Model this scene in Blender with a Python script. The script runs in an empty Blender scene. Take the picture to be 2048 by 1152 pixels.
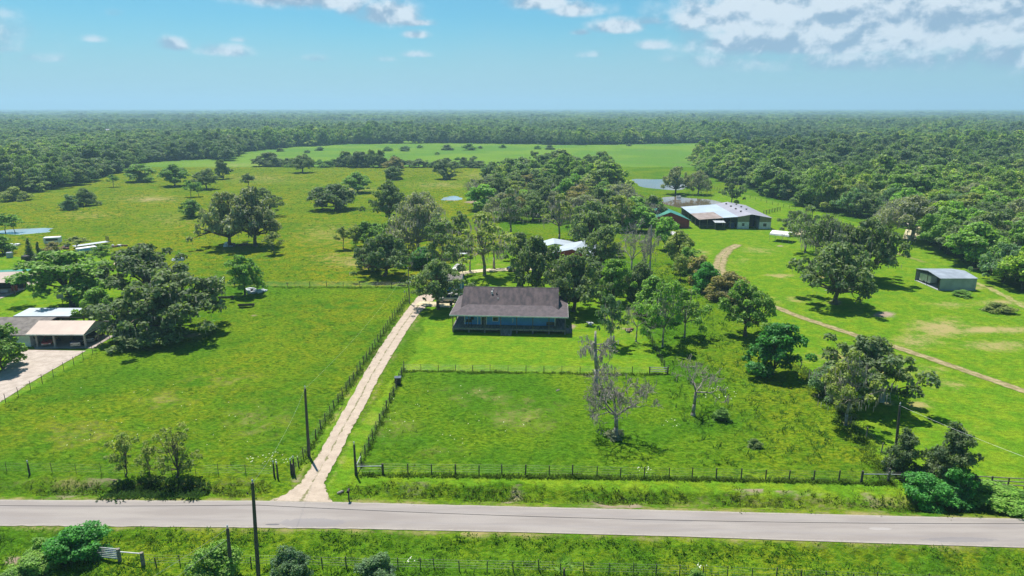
import bpy, math, random
import numpy as np
R = math.radians
PI = math.pi
S = bpy.context.scene
COL = S.collection
# ------------------------------------------------------------------ camera
H = 40.0; F = 1365.33; TH = math.atan((576 - 215.5) / F)
cd = bpy.data.cameras.new('camera'); cam = bpy.data.objects.new('camera', cd); COL.objects.link(cam)
cd.lens = 24; cd.sensor_width = 36; cd.clip_start = 0.5; cd.clip_end = 60000
cam.location = (0, 0, H); cam.rotation_euler = (PI / 2 - TH, 0, 0); S.camera = cam
CT, ST = math.cos(TH), math.sin(TH)
def G(px, py, z=0.0):                      # a point of the photograph on the level z
    a = (px - 1024) / F; b = (576 - py) / F
    t = (z - H) / (-ST + b * CT)
    return (a * t, (CT + b * ST) * t, z)
def P(x, y, z):
    z = z - H; Z = y * CT - z * ST; Y = y * ST + z * CT
    return 1024 + F * x / Z, 576 - F * Y / Z
def PPM(x, y): return F / (y * CT + H * ST)
def height(px, py, top):                   # how tall a thing standing at px,py is when its top shows at row top
    x, y, _ = G(px, py); lo, hi = 0.0, 38.0
    for _ in range(40):
        m = (lo + hi) / 2
        if P(x, y, m)[1] > top: lo = m
        else: hi = m
    return lo
# ------------------------------------------------------------------ sky, sun, exposure
SUN_EL, SUN_AZ = 66.0, -27.0               # azimuth from +Y, positive towards +X
w = bpy.data.worlds.new("World"); S.world = w; w.use_nodes = True
wt = w.node_tree; wn = wt.nodes; wl = wt.links
for n in list(wn): wn.remove(n)
def nd(t, kind, **kw):
    n = t.nodes.new(kind)
    for k, v in kw.items():
        if k.startswith('i_'): n.inputs[k[2:]].default_value = v
        else: setattr(n, k, v)
    return n
def mth(t, op, a, b=None, c=None, clamp=False):
    n = t.nodes.new('ShaderNodeMath'); n.operation = op; n.use_clamp = clamp
    for i, v in enumerate((a, b, c)):
        if v is None: continue
        if isinstance(v, (int, float)): n.inputs[i].default_value = v
        else: t.links.new(v, n.inputs[i])
    return n.outputs[0]
def mixc(t, fac, a, b, mode='MIX'):
    n = t.nodes.new('ShaderNodeMix'); n.data_type = 'RGBA'; n.blend_type = mode
    for s, v in ((n.inputs['Factor'], fac), (n.inputs[6], a), (n.inputs[7], b)):
        if isinstance(v, (int, float)): s.default_value = v
        elif isinstance(v, (tuple, list)): s.default_value = (*v[:3], 1)
        else: t.links.new(v, s)
    return n.outputs[2]
def sstep(t, v, lo, hi, a=0.0, b=1.0):
    n = t.nodes.new('ShaderNodeMapRange'); n.interpolation_type = 'SMOOTHSTEP'
    t.links.new(v, n.inputs[0])
    for i, q in enumerate((lo, hi, a, b)): n.inputs[i + 1].default_value = q
    return n.outputs[0]
def noise(t, vec, scale, detail=4, rough=.55, dist=0.0):
    n = t.nodes.new('ShaderNodeTexNoise'); n.inputs['Scale'].default_value = scale
    n.inputs['Detail'].default_value = detail; n.inputs['Roughness'].default_value = rough
    n.inputs['Distortion'].default_value = dist
    if vec is not None: t.links.new(vec, n.inputs['Vector'])
    return n.outputs[0]
sky = nd(wt, 'ShaderNodeTexSky', sky_type='NISHITA', sun_disc=False, sun_elevation=R(SUN_EL), sun_rotation=R(SUN_AZ),
         altitude=50, air_density=1.0, dust_density=0.6, ozone_density=3.0)
tc = nd(wt, 'ShaderNodeTexCoord'); sp = nd(wt, 'ShaderNodeSeparateXYZ'); wl.new(tc.outputs['Generated'], sp.inputs[0])
az = mth(wt, 'ARCTAN2', sp.outputs[0], sp.outputs[1]); el = mth(wt, 'ARCSINE', sp.outputs[2])
cv = nd(wt, 'ShaderNodeCombineXYZ'); wl.new(az, cv.inputs[0]); wl.new(mth(wt, 'MULTIPLY', el, 1.25), cv.inputs[1])
n1 = noise(wt, cv.outputs[0], 20, 6, .56, .15); n2 = noise(wt, cv.outputs[0], 60, 5, .6); n3 = noise(wt, cv.outputs[0], 4.2, 5, .55)
def sky_at(px, py):
    a = (px - 1024) / F; b = (576 - py) / F
    d = (a, CT + b * ST, -ST + b * CT); L = math.sqrt(sum(q * q for q in d))
    return math.atan2(d[0], d[1]), math.asin(d[2] / L)
# px, py, half width, half height, weight: the clouds of the photograph, and some beyond its frame
CLD = [(598, -2, 125, 26, 1.1), (785, 34, 58, 26, 1.15), (830, 47, 42, 8, 1.0), (832, 71, 30, 9, .85), (345, 92, 28, 13, .9), (450, 104, 50, 14, .8),
       (90, 118, 42, 11, .62), (184, 79, 26, 8, .6), (700, 12, 40, 30, .7), (1080, 8, 60, 18, 1.0), (1165, 22, 70, 18, .85), (1232, 56, 52, 16, 1.1),
       (1300, 44, 60, 10, .7), (1163, 66, 22, 7, .8), (1313, 92, 38, 12, .85), (1415, 28, 50, 34, .9), (1580, 30, 190, 48, 1.5), (1820, 45, 250, 66, 1.5),
       (1990, 20, 190, 75, 1.5), (1640, 85, 230, 34, 1.2), (1500, 78, 90, 20, .95), (1700, 125, 330, 30, .62), (1420, 125, 130, 24, .52), (2020, 110, 160, 50, .7),
       (765, 119, 32, 8, .55), (830, 110, 36, 8, .6), (625, 118, 40, 9, .5), (0, 98, 60, 12, .5), (230, 28, 20, 9, .5), (475, 80, 24, 7, .55), (5, 30, 40, 14, .5),
       (1180, 110, 40, 9, .5), (-300, 60, 200, 40, 1.0), (2400, 60, 240, 60, 1.2)]
dens = None; lit = None
for (px, py, hw, hh, wgt) in CLD:
    a0, e0 = sky_at(px, py); rx = hw / F * 1.15; ry = hh / F * 1.45
    dx = mth(wt, 'MULTIPLY_ADD', az, 1 / rx, -a0 / rx); dy = mth(wt, 'MULTIPLY_ADD', el, 1 / ry, -e0 / ry)
    dyb = mth(wt, 'MULTIPLY', dy, mth(wt, 'ADD', 1.0, mth(wt, 'LESS_THAN', dy, 0.0)))       # flat undersides
    r2 = mth(wt, 'ADD', mth(wt, 'MULTIPLY', dx, dx), mth(wt, 'MULTIPLY', dyb, dyb))
    g = mth(wt, 'MULTIPLY', mth(wt, 'EXPONENT', mth(wt, 'MULTIPLY', r2, -1.1)), wgt)
    gy = mth(wt, 'MULTIPLY', g, dy)
    dens = g if dens is None else mth(wt, 'MAXIMUM', dens, g)
    lit = gy if lit is None else mth(wt, 'ADD', lit, gy)
cn = mth(wt, 'ADD', mth(wt, 'MULTIPLY', mth(wt, 'SUBTRACT', n1, .5), 2.1), mth(wt, 'MULTIPLY', mth(wt, 'SUBTRACT', n2, .5), .45))
a_ = mth(wt, 'ADD', dens, mth(wt, 'MULTIPLY', cn, mth(wt, 'MULTIPLY_ADD', mth(wt, 'MINIMUM', dens, .7), .85, .10)))
alpha = sstep(wt, a_, .22, .88)
shade = sstep(wt, mth(wt, 'ADD', mth(wt, 'MULTIPLY', lit, .8), mth(wt, 'MULTIPLY', mth(wt, 'SUBTRACT', n1, .5), 3.0)), -.75, .75)
ofs = nd(wt, 'ShaderNodeVectorMath', operation='ADD'); wl.new(cv.outputs[0], ofs.inputs[0]); ofs.inputs[1].default_value = (-.004, .016, 0)
n1b = noise(wt, ofs.outputs[0], 20, 6, .56, .15)
shade = sstep(wt, mth(wt, 'ADD', mth(wt, 'MULTIPLY', lit, .55), mth(wt, 'MULTIPLY', mth(wt, 'SUBTRACT', n1, n1b), 6.5)), -.62, .75)
ccol = mixc(wt, shade, (2.15, 3.05, 4.15), (5.3, 5.8, 6.3))
veil = mth(wt, 'MULTIPLY', sstep(wt, mth(wt, 'ADD', el, mth(wt, 'MULTIPLY', mth(wt, 'SUBTRACT', n3, .5), .05)), .125, .03), .55)   # haze gradient and thin cloud painted low in the sky
tint = mixc(wt, 1.0, sky.outputs[0], (.29, .66, .74), 'MULTIPLY')
skyc = mixc(wt, veil, tint, (3.0, 4.2, 4.95))
skyc = mixc(wt, mth(wt, 'MULTIPLY', alpha, .93), skyc, ccol)
bg = nd(wt, 'ShaderNodeBackground'); bg.inputs[1].default_value = .080
wl.new(skyc, bg.inputs[0]); wo = nd(wt, 'ShaderNodeOutputWorld'); wl.new(bg.outputs[0], wo.inputs[0])
sl = bpy.data.lights.new('sun', 'SUN'); so = bpy.data.objects.new('sun', sl); COL.objects.link(so)
sl.energy = 4.2; sl.angle = R(.55); sl.color = (1, .955, .87)
so.rotation_euler = (R(-(90 - SUN_EL)), 0, R(-SUN_AZ))      # beam comes from behind the scene, left of centre
so.location = (0, 0, 300)
S.view_settings.view_transform = 'Standard'; S.view_settings.look = 'None'
S.view_settings.exposure = 0.86; S.view_settings.gamma = 1
S.cycles.volume_bounces = 1
# ------------------------------------------------------------------ helpers
def tag(o, label=None, cat=None, group=None, kind=None):
    if label: o['label'] = label
    if cat: o['category'] = cat
    if group: o['group'] = group
    if kind: o['kind'] = kind
    return o
def empty(name, loc, rz=0.0, label=None, cat=None, group=None):
    o = bpy.data.objects.new(name, None); COL.objects.link(o); o.empty_display_size = .3
    o.location = loc; o.rotation_euler = (0, 0, rz); return tag(o, label, cat, group)
def mesh_np(name, V, Fc, mat, parent=None, smooth=False):      # V n x 3, Fc m x 3 or m x 4
    V = np.asarray(V, np.float32); Fc = np.asarray(Fc, np.int32); m, k = Fc.shape
    me = bpy.data.meshes.new(name); me.vertices.add(len(V)); me.vertices.foreach_set('co', V.ravel())
    me.loops.add(m * k); me.loops.foreach_set('vertex_index', Fc.ravel())
    me.polygons.add(m); me.polygons.foreach_set('loop_start', np.arange(0, m * k, k, dtype=np.int32))
    me.polygons.foreach_set('loop_total', np.full(m, k, np.int32))
    if smooth: me.polygons.foreach_set('use_smooth', np.ones(m, bool))
    me.update(calc_edges=True); me.materials.append(mat)
    o = bpy.data.objects.new(name, me); COL.objects.link(o); o.parent = parent; return o
class MB:
    def __init__(s): s.v = []; s.f = []
    def face(s, *pts):
        n = len(s.v); s.v += [tuple(p) for p in pts]; s.f.append(tuple(range(n, n + len(pts)))); return s
    def box(s, x0, x1, y0, y1, z0, z1):
        n = len(s.v)
        s.v += [(x, y, z) for z in (z0, z1) for (x, y) in ((x0, y0), (x1, y0), (x1, y1), (x0, y1))]
        s.f += [tuple(n + i for i in q) for q in ((3, 2, 1, 0), (4, 5, 6, 7), (0, 1, 5, 4), (1, 2, 6, 5), (2, 3, 7, 6), (3, 0, 4, 7))]
        return s
    def slab(s, pts, th):                    # a thick sheet: polygon (top side) and its copy th below
        n = len(s.v); k = len(pts)
        s.v += [tuple(p) for p in pts] + [(p[0], p[1], p[2] - th) for p in pts]
        s.f.append(tuple(n + i for i in range(k))); s.f.append(tuple(n + k + i for i in reversed(range(k))))
        for i in range(k): j = (i + 1) % k; s.f.append((n + i, n + k + i, n + k + j, n + j))
        return s
    def tube(s, p0, p1, r0, r1=None, n=6, cap=True):
        r1 = r0 if r1 is None else r1
        a = np.array(p0, float); b = np.array(p1, float); d = b - a; L = np.linalg.norm(d)
        if L < 1e-6: return s
        d /= L; u = np.cross(d, (0, 0, 1) if abs(d[2]) < .9 else (1, 0, 0)); u /= np.linalg.norm(u); v = np.cross(d, u)
        k = len(s.v)
        for c, r in ((a, r0), (b, r1)):
            for i in range(n):
                t = 2 * PI * i / n; q = c + (u * math.cos(t) + v * math.sin(t)) * r; s.v.append(tuple(q))
        for i in range(n): j = (i + 1) % n; s.f.append((k + i, k + j, k + n + j, k + n + i))
        if cap: s.f.append(tuple(k + i for i in reversed(range(n)))); s.f.append(tuple(k + n + i for i in range(n)))
        return s
    def path(s, pts, rs, n=6):
        for i in range(len(pts) - 1): s.tube(pts[i], pts[i + 1], rs[i], rs[i + 1], n)
        return s
    def lathe(s, c, prof, n=12):             # prof: (r, z)
        k = len(s.v)
        for r, z in prof:
            for i in range(n): t = 2 * PI * i / n; s.v.append((c[0] + r * math.cos(t), c[1] + r * math.sin(t), c[2] + z))
        for q in range(len(prof) - 1):
            for i in range(n): j = (i + 1) % n; s.f.append((k + q * n + i, k + q * n + j, k + (q + 1) * n + j, k + (q + 1) * n + i))
        s.f.append(tuple(k + i for i in reversed(range(n)))); s.f.append(tuple(k + (len(prof) - 1) * n + i for i in range(n)))
        return s
    def build(s, name, mat, parent=None, smooth=False, bevel=0.0):
        me = bpy.data.meshes.new(name); me.from_pydata(s.v, [], s.f); me.update(); me.materials.append(mat)
        if smooth: me.polygons.foreach_set('use_smooth', np.ones(len(me.polygons), bool))
        o = bpy.data.objects.new(name, me); COL.objects.link(o); o.parent = parent
        if bevel: b = o.modifiers.new('bevel', 'BEVEL'); b.width = bevel; b.segments = 2
        return o
def children(o): return [c for c in o.children]
def copy_tree(o, parent=None):
    c = o.copy(); COL.objects.link(c); c.parent = parent
    for ch in list(o.children): copy_tree(ch, c)
    return c
def vnoise(x, y, s, seed=0):
    x = np.asarray(x, float) / s + seed * 17.3; y = np.asarray(y, float) / s - seed * 9.1
    xi = np.floor(x); yi = np.floor(y); fx = x - xi; fy = y - yi
    fx = fx * fx * (3 - 2 * fx); fy = fy * fy * (3 - 2 * fy)
    def h(a, b): q = np.sin(a * 127.1 + b * 311.7 + seed * 74.7) * 43758.5453; return q - np.floor(q)
    return (h(xi, yi) * (1 - fx) + h(xi + 1, yi) * fx) * (1 - fy) + (h(xi, yi + 1) * (1 - fx) + h(xi + 1, yi + 1) * fx) * fy
def fbm(x, y, s, seed=0, o=4):
    r = 0; a = .5; t = 0
    for i in range(o): r = r + a * vnoise(x, y, s / 2 ** i, seed + i); t += a; a *= .55
    return r / t
def inpoly(x, y, poly):
    x = np.asarray(x, float); y = np.asarray(y, float); c = np.zeros(x.shape, bool); n = len(poly)
    for i in range(n):
        x0, y0 = poly[i]; x1, y1 = poly[i - 1]
        if y0 == y1: continue
        c ^= ((y0 > y) != (y1 > y)) & (x < (x1 - x0) * (y - y0) / (y1 - y0) + x0)
    return c
def segdist(x, y, pts):                      # distance to a polyline and the half width there
    best = np.full(np.shape(x), 1e9)
    for (a, b) in zip(pts[:-1], pts[1:]):
        ax, ay = a[0], a[1]; dx, dy = b[0] - ax, b[1] - ay; L = dx * dx + dy * dy + 1e-9
        t = np.clip(((x - ax) * dx + (y - ay) * dy) / L, 0, 1)
        best = np.minimum(best, np.hypot(x - ax - t * dx, y - ay - t * dy))
    return best
# ------------------------------------------------------------------ materials
def newmat(name):
    m = bpy.data.materials.new(name); m.use_nodes = True; t = m.node_tree
    b = t.nodes['Principled BSDF']; return m, t, b
def pm(name, c1, c2=None, scale=2.0, rough=.8, metal=0.0, bump=0.0, bscale=None, stripes=None, spec=.5, streak=None, lo=.35, hi=.65):
    m, t, b = newmat(name); b.inputs['Roughness'].default_value = rough; b.inputs['Metallic'].default_value = metal
    b.inputs['Specular IOR Level'].default_value = spec
    tcn = nd(t, 'ShaderNodeTexCoord'); vec = tcn.outputs['Object']
    if streak:
        mp = nd(t, 'ShaderNodeMapping'); mp.inputs['Scale'].default_value = streak; t.links.new(vec, mp.inputs[0]); vec2 = mp.outputs[0]
    else: vec2 = vec
    if c2 is None: c2 = tuple(q * .8 for q in c1)
    n = noise(t, vec2, scale, 5, .6)
    col = mixc(t, sstep(t, n, lo, hi), c2, c1)
    t.links.new(col, b.inputs['Base Color'])
    hgt = None
    if stripes:
        wv = nd(t, 'ShaderNodeTexWave', wave_type='BANDS', bands_direction=stripes[0]); wv.inputs['Scale'].default_value = stripes[1]
        t.links.new(vec, wv.inputs[0]); hgt = wv.outputs[1]; bump = stripes[2]
    elif bump: hgt = noise(t, vec, bscale or scale * 4, 4)
    if hgt is not None:
        bp = nd(t, 'ShaderNodeBump'); bp.inputs['Strength'].default_value = bump; bp.inputs['Distance'].default_value = .03
        t.links.new(hgt, bp.inputs['Height']); t.links.new(bp.outputs[0], b.inputs['Normal'])
    return m
M = {}
M['bark'] = pm('bark', (.16, .125, .09), (.07, .055, .04), 3, .95, bump=.6)
M['pale_bark'] = pm('pale_bark', (.36, .32, .27), (.17, .14, .12), 2.2, .95, bump=.6)
M['dead_wood'] = pm('dead_wood', (.42, .38, .34), (.22, .19, .17), 2.5, .95, bump=.5)
M['old_wood'] = pm('old_wood', (.34, .30, .265), (.15, .13, .115), 2.5, .95, bump=.5)
M['post'] = pm('post_wood', (.10, .085, .07), (.045, .04, .035), 4, .9, bump=.3)
M['grey_post'] = pm('grey_wood', (.27, .24, .20), (.14, .12, .10), 4, .9, bump=.3)
M['pole'] = pm('pole_wood', (.13, .105, .085), (.06, .05, .042), 1.5, .9, streak=(6, 6, .6))
M['wire'] = pm('wire', (.20, .20, .20), (.1, .09, .08), 1, .5, .6)
M['cable'] = pm('cable', (.015, .015, .015), (.01, .01, .01), 1, .6)
M['galv'] = pm('galvanised_pipe', (.55, .56, .57), (.35, .35, .35), 2, .4, .5)
M['concrete'] = pm('concrete', (.42, .36, .32), (.25, .215, .195), .35, .9, bump=.1, bscale=8)
M['shingle'] = pm('shingle', (.100, .072, .076), (.042, .034, .040), .9, .92, stripes=('Y', 1.6, .35), streak=(1.2, .22, 1))
M['fascia'] = pm('white_trim', (.72, .72, .70), (.55, .54, .52), 1.5, .6)
M['blue'] = pm('blue_siding', (.085, .32, .66), (.07, .27, .56), 1.5, .7, stripes=('Z', 2.4, .5))
M['deck'] = pm('weathered_deck', (.21, .20, .20), (.11, .105, .105), 1.2, .85, stripes=('X', 2.5, .4), streak=(3, .4, 1))
M['porch_wood'] = pm('porch_post', (.16, .13, .11), (.09, .075, .065), 2, .85)
M['glass'] = pm('window_glass', (.02, .028, .035), (.012, .015, .02), 1, .25, spec=.35)
M['white'] = pm('white_paint', (.74, .74, .73), (.6, .6, .59), 1.5, .5)
M['whitemetal'] = pm('white_metal_roof', (.46, .50, .55), (.38, .43, .48), .3, .45, .15, stripes=('X', 1.1, .6))
M['whitemetal_y'] = pm('white_metal_roof_across', (.45, .50, .56), (.38, .43, .49), .3, .45, .15, stripes=('Y', 1.1, .6))
M['tanroof'] = pm('beige_metal_roof', (.38, .29, .24), (.33, .25, .21), .4, .5, .1, stripes=('X', 1.3, .6))
M['brownroof'] = pm('brown_shingle', (.19, .165, .15), (.115, .10, .09), 1.2, .92, stripes=('Y', 1.6, .3))
M['red'] = pm('red_siding', (.33, .022, .03), (.22, .018, .022), 1, .65, stripes=('X', 1.2, .5))
M['redwall_y'] = pm('red_siding_side', (.33, .022, .03), (.22, .018, .022), 1, .65, stripes=('Y', 1.2, .5))
M['greenroof'] = pm('green_metal_roof', (.045, .26, .19), (.035, .19, .14), .5, .45, .2, stripes=('Y', 1.1, .5))
M['bluewhite'] = pm('bluish_metal_roof', (.47, .53, .60), (.39, .45, .52), .18, .4, .2, stripes=('X', .9, .6))
M['lilac'] = pm('grey_metal_roof', (.36, .34, .38), (.30, .28, .32), .2, .45, .2, stripes=('X', .9, .6))
M['rust'] = pm('rusty_roof', (.30, .24, .22), (.20, .15, .13), .5, .7, .1, stripes=('X', .9, .6))
M['khaki'] = pm('khaki_siding', (.24, .215, .12), (.18, .165, .09), .8, .7, stripes=('X', 1.4, .5))
M['dark'] = pm('interior_shade', (.02, .022, .03), (.012, .013, .018), 1, .9)  # near-black colour standing for the shade inside openings and under the deck
M['corr'] = pm('corrugated_grey', (.36, .40, .46), (.26, .29, .34), .5, .45, .25, stripes=('X', 1.6, .8))
M['corr_y'] = pm('corrugated_grey_side', (.34, .38, .44), (.23, .26, .31), .5, .4, .45, stripes=('Y', 1.6, .8))
M['brick'] = pm('brown_brick', (.22, .10, .07), (.13, .06, .045), 2.5, .9)
M['grille'] = pm('black_plastic', (.02, .02, .02), (.012, .012, .012), 3, .5)
M['tyre'] = pm('rubber', (.02, .02, .02), (.035, .032, .03), 3, .85)
M['rim'] = pm('alloy', (.5, .5, .52), (.35, .35, .36), 3, .3, .8)
M['lamp'] = pm('lamp_lens', (.7, .72, .72), (.5, .5, .5), 3, .15)
M['tail'] = pm('tail_lens', (.35, .01, .01), (.2, .01, .01), 3, .2)
M['bale'] = pm('white_wrap', (.70, .66, .66), (.48, .42, .42), 1.6, .55, bump=.4)
M['cloth_red'] = pm('flag_red', (.5, .05, .06), (.42, .04, .05), 3, .8)
M['cloth_blue'] = pm('flag_blue', (.04, .06, .25), (.03, .05, .2), 3, .8)
M['palegrey'] = pm('pale_grey_metal', (.5, .52, .55), (.38, .4, .42), 2, .5, .3)
M['junkdark'] = pm('dull_black_steel', (.035, .035, .04), (.05, .04, .035), 2, .6, .3)
M['rusty'] = pm('rusty_steel', (.16, .08, .05), (.09, .05, .035), 2, .85)
M['moss_solid'] = pm('spanish_moss', (.40, .37, .31), (.24, .22, .18), 1.5, .95)
def paint(name, c):
    m = pm(name, c, tuple(q * .9 for q in c), 1.5, .25, .0, spec=.7); m.node_tree.nodes['Principled BSDF'].inputs['Coat Weight'].default_value = .6; return m
M['p_white'] = paint('white_car_paint', (.78, .78, .78)); M['p_silver'] = paint('silver_car_paint', (.40, .38, .34))
M['p_navy'] = paint('navy_car_paint', (.012, .02, .06)); M['p_red'] = paint('red_car_paint', (.30, .015, .03))
M['p_black'] = paint('black_car_paint', (.018, .02, .026)); M['p_dgrey'] = paint('grey_car_paint', (.12, .12, .13))
# water
def water(name, c1, c2, rough=.06):
    m, t, b = newmat(name); b.inputs['Roughness'].default_value = rough; b.inputs['Specular IOR Level'].default_value = .6
    g = nd(t, 'ShaderNodeNewGeometry'); n = noise(t, g.outputs['Position'], .09, 3)
    t.links.new(mixc(t, sstep(t, n, .4, .62), c1, c2), b.inputs['Base Color'])
    bp = nd(t, 'ShaderNodeBump'); bp.inputs['Strength'].default_value = .05; bp.inputs['Distance'].default_value = .05
    t.links.new(noise(t, g.outputs['Position'], 1.2, 3), bp.inputs['Height']); t.links.new(bp.outputs[0], b.inputs['Normal']); return m
M['water'] = water('muddy_water', (.17, .13, .085), (.12, .095, .06))
M['pale_water'] = water('pale_water', (.30, .36, .38), (.24, .30, .32), .12)
# leaves: the colour of a crown is the object's own colour, varied leaf by leaf
def leafmat(name, forest=False):
    m = bpy.data.materials.new(name); m.use_nodes = True; t = m.node_tree
    for n in list(t.nodes): t.nodes.remove(n)
    g = nd(t, 'ShaderNodeNewGeometry'); oi = nd(t, 'ShaderNodeObjectInfo'); 
    v = mth(t, 'MULTIPLY_ADD', g.outputs['Random Per Island'], 1.4, .68)
    if forest:
        cr = nd(t, 'ShaderNodeValToRGB'); e = cr.color_ramp; e.interpolation = 'LINEAR'
        tones = [(0, (.085, .135, .055)), (.2, (.15, .25, .042)), (.38, (.095, .145, .065)), (.52, (.20, .30, .040)), (.66, (.11, .155, .072)), (.8, (.29, .36, .045)), (.9, (.24, .235, .155)), (1, (.14, .25, .042))]
        while len(e.elements) < len(tones): e.elements.new(.5)
        for q, (p, c) in zip(e.elements, tones): q.position = p; q.color = (*c, 1)
        mp = nd(t, 'ShaderNodeMapping'); mp.inputs['Scale'].default_value = (1, 1, .3); t.links.new(g.outputs['Position'], mp.inputs[0])
        pn = noise(t, mp.outputs[0], .085, 2, .5)
        t.links.new(mth(t, 'FRACT', mth(t, 'ADD', mth(t, 'MULTIPLY', pn, 1.7), mth(t, 'MULTIPLY', oi.outputs['Random'], .95))), cr.inputs[0]); base = cr.outputs[0]
        st_ = noise(t, g.outputs['Position'], .006, 4, .6); base = mixc(t, sstep(t, st_, .42, .58), mixc(t, .25, base, (.17, .26, .06)), mixc(t, .72, base, (.075, .12, .075)))
    else: base = oi.outputs['Color']
    n = noise(t, g.outputs['Position'], .55, 3)
    hue = mixc(t, sstep(t, n, .35, .65), (.85, .88, .95), (1.15, 1.08, .85))
    c = mixc(t, 1.0, base, hue, 'MULTIPLY')
    sc = nd(t, 'ShaderNodeVectorMath', operation='SCALE'); t.links.new(c, sc.inputs[0]); t.links.new(v, sc.inputs['Scale'])
    d = nd(t, 'ShaderNodeBsdfPrincipled'); d.inputs['Roughness'].default_value = .62; d.inputs['Specular IOR Level'].default_value = .35
    t.links.new(sc.outputs[0], d.inputs['Base Color'])
    tr = nd(t, 'ShaderNodeBsdfTranslucent'); tcx = mixc(t, 1.0, sc.outputs[0], (1.5, 1.7, .5), 'MULTIPLY'); t.links.new(tcx, tr.inputs[0])
    mx = nd(t, 'ShaderNodeMixShader'); mx.inputs[0].default_value = .40; t.links.new(d.outputs[0], mx.inputs[1]); t.links.new(tr.outputs[0], mx.inputs[2])
    o = nd(t, 'ShaderNodeOutputMaterial'); t.links.new(mx.outputs[0], o.inputs[0]); return m
def mossmat():
    m, t, b = newmat('spanish_moss'); g = nd(t, 'ShaderNodeNewGeometry'); b.inputs['Roughness'].default_value = .95
    c = mixc(t, g.outputs['Random Per Island'], (.30, .28, .23), (.52, .49, .42)); t.links.new(c, b.inputs['Base Color']); tr = nd(t, 'ShaderNodeBsdfTranslucent'); t.links.new(c, tr.inputs[0])
    mx = nd(t, 'ShaderNodeMixShader'); mx.inputs[0].default_value = .45; t.links.new(b.outputs[0], mx.inputs[1]); t.links.new(tr.outputs[0], mx.inputs[2]); t.links.new(mx.outputs[0], t.nodes['Material Output'].inputs[0]); return m
M['moss'] = mossmat()
M['leaf'] = leafmat('leaf'); M['forest_leaf'] = leafmat('forest_leaf', True)
# ------------------------------------------------------------------ ground: layout curves, all on the level ground
def GP(l): return [G(*p)[:2] for p in l]
far_edge = [(-500, 998), (0, 999.5), (540, 1002), (700, 1005), (1348, 1021), (1902, 1035), (2048, 1038), (2600, 1054)]
near_edge = [(-500, 1050), (0, 1051.5), (350, 1054), (700, 1058), (1000, 1064), (1348, 1073), (1700, 1085), (2048, 1096), (2600, 1114)]
fe = GP(far_edge); ne = GP(near_edge)
road_c = [((a[0] + b[0]) / 2, (a[1] + b[1]) / 2) for a, b in zip(fe, ne)]
def road_mid(x): return np.interp(x, [p[0] for p in road_c], [p[1] for p in road_c])
DRV = [((538, 1002), (664, 1005)), ((570, 990), (654, 985)), ((598, 966), (652, 968)), ((618, 935), (662, 945)), ((640, 900), (682, 907)), ((668, 850), (708, 856)), ((697, 800), (735, 806)),
       ((727, 745), (762, 752)), ((755, 700), (789, 706)), ((785, 655), (817, 660)), ((810, 622), (841, 627)), ((832, 595), (866, 604)), ((850, 580), (880, 592))]
DRV = [((a[0] + (b[0] - a[0]) * .07 * (i > 1), a[1]), (b[0] - (b[0] - a[0]) * .07 * (i > 1), b[1])) for i, (a, b) in enumerate(DRV)]
dl = GP([a for a, b in DRV]); dr = GP([b for a, b in DRV])
drv_c = [((a[0] + b[0]) / 2, (a[1] + b[1]) / 2) for a, b in zip(dl, dr)]
TRK = [(1476, 489), (1455, 500), (1443, 515), (1438, 535), (1443, 555), (1456, 575), (1490, 592), (1530, 606), (1600, 634), (1700, 667), (1800, 697), (1900, 731), (2048, 782), (2200, 836)]
trk = GP(TRK)
loop = GP([(905, 556), (925, 546), (965, 541), (1010, 539), (1060, 538), (1110, 540)])
PONDS = [dict(c=(82.5, 377, 0), rx=16, ry=26, s=1), dict(c=(78.5, 300, 0), rx=13, ry=17.5, s=2), dict(c=G(904, 395.5), rx=4.6, ry=8, s=3), dict(c=G(45, 461), rx=9.5, ry=6, s=4)]
def pond_d(x, y, p):
    dx = (x - p['c'][0]); dy = (y - p['c'][1]); a = np.arctan2(dy / p['ry'], dx / p['rx'])
    k = 1 + .13 * np.sin(3 * a + p['s']) + .08 * np.sin(5 * a + 2.2 * p['s'])
    return np.hypot(dx / p['rx'], dy / p['ry']) / k
PADS = [GP([(60, 700), (0, 755), (-200, 860), (-330, 800), (-60, 690), (55, 680)]), ]
FIELD_B = [(-900, 396), (0, 386), (60, 385), (150, 372), (205, 356), (260, 337), (300, 324), (400, 318), (465, 322), (482, 305), (560, 296), (700, 288), (900, 286),
           (1150, 290), (1350, 287), (1500, 283), (1600, 283), (1760, 290), (2048, 296), (3000, 300)]
RWOOD = [(1392, 326), (1430, 316), (1520, 312), (1700, 303), (1760, 290), (3200, 290), (3200, 760), (2200, 640), (2048, 588), (1985, 556), (1905, 515), (1850, 482), (1790, 446), (1700, 432), (1640, 424), (1600, 412), (1545, 396), (1480, 372), (1410, 350)]
CWOOD = [(974, 366), (1000, 352), (1100, 342), (1205, 338), (1226, 358), (1242, 388), (1264, 416), (1290, 436), (1308, 450), (1290, 462), (1240, 470), (1200, 462), (1130, 436), (1080, 444), (1010, 446), (962, 420), (955, 388)]
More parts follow.
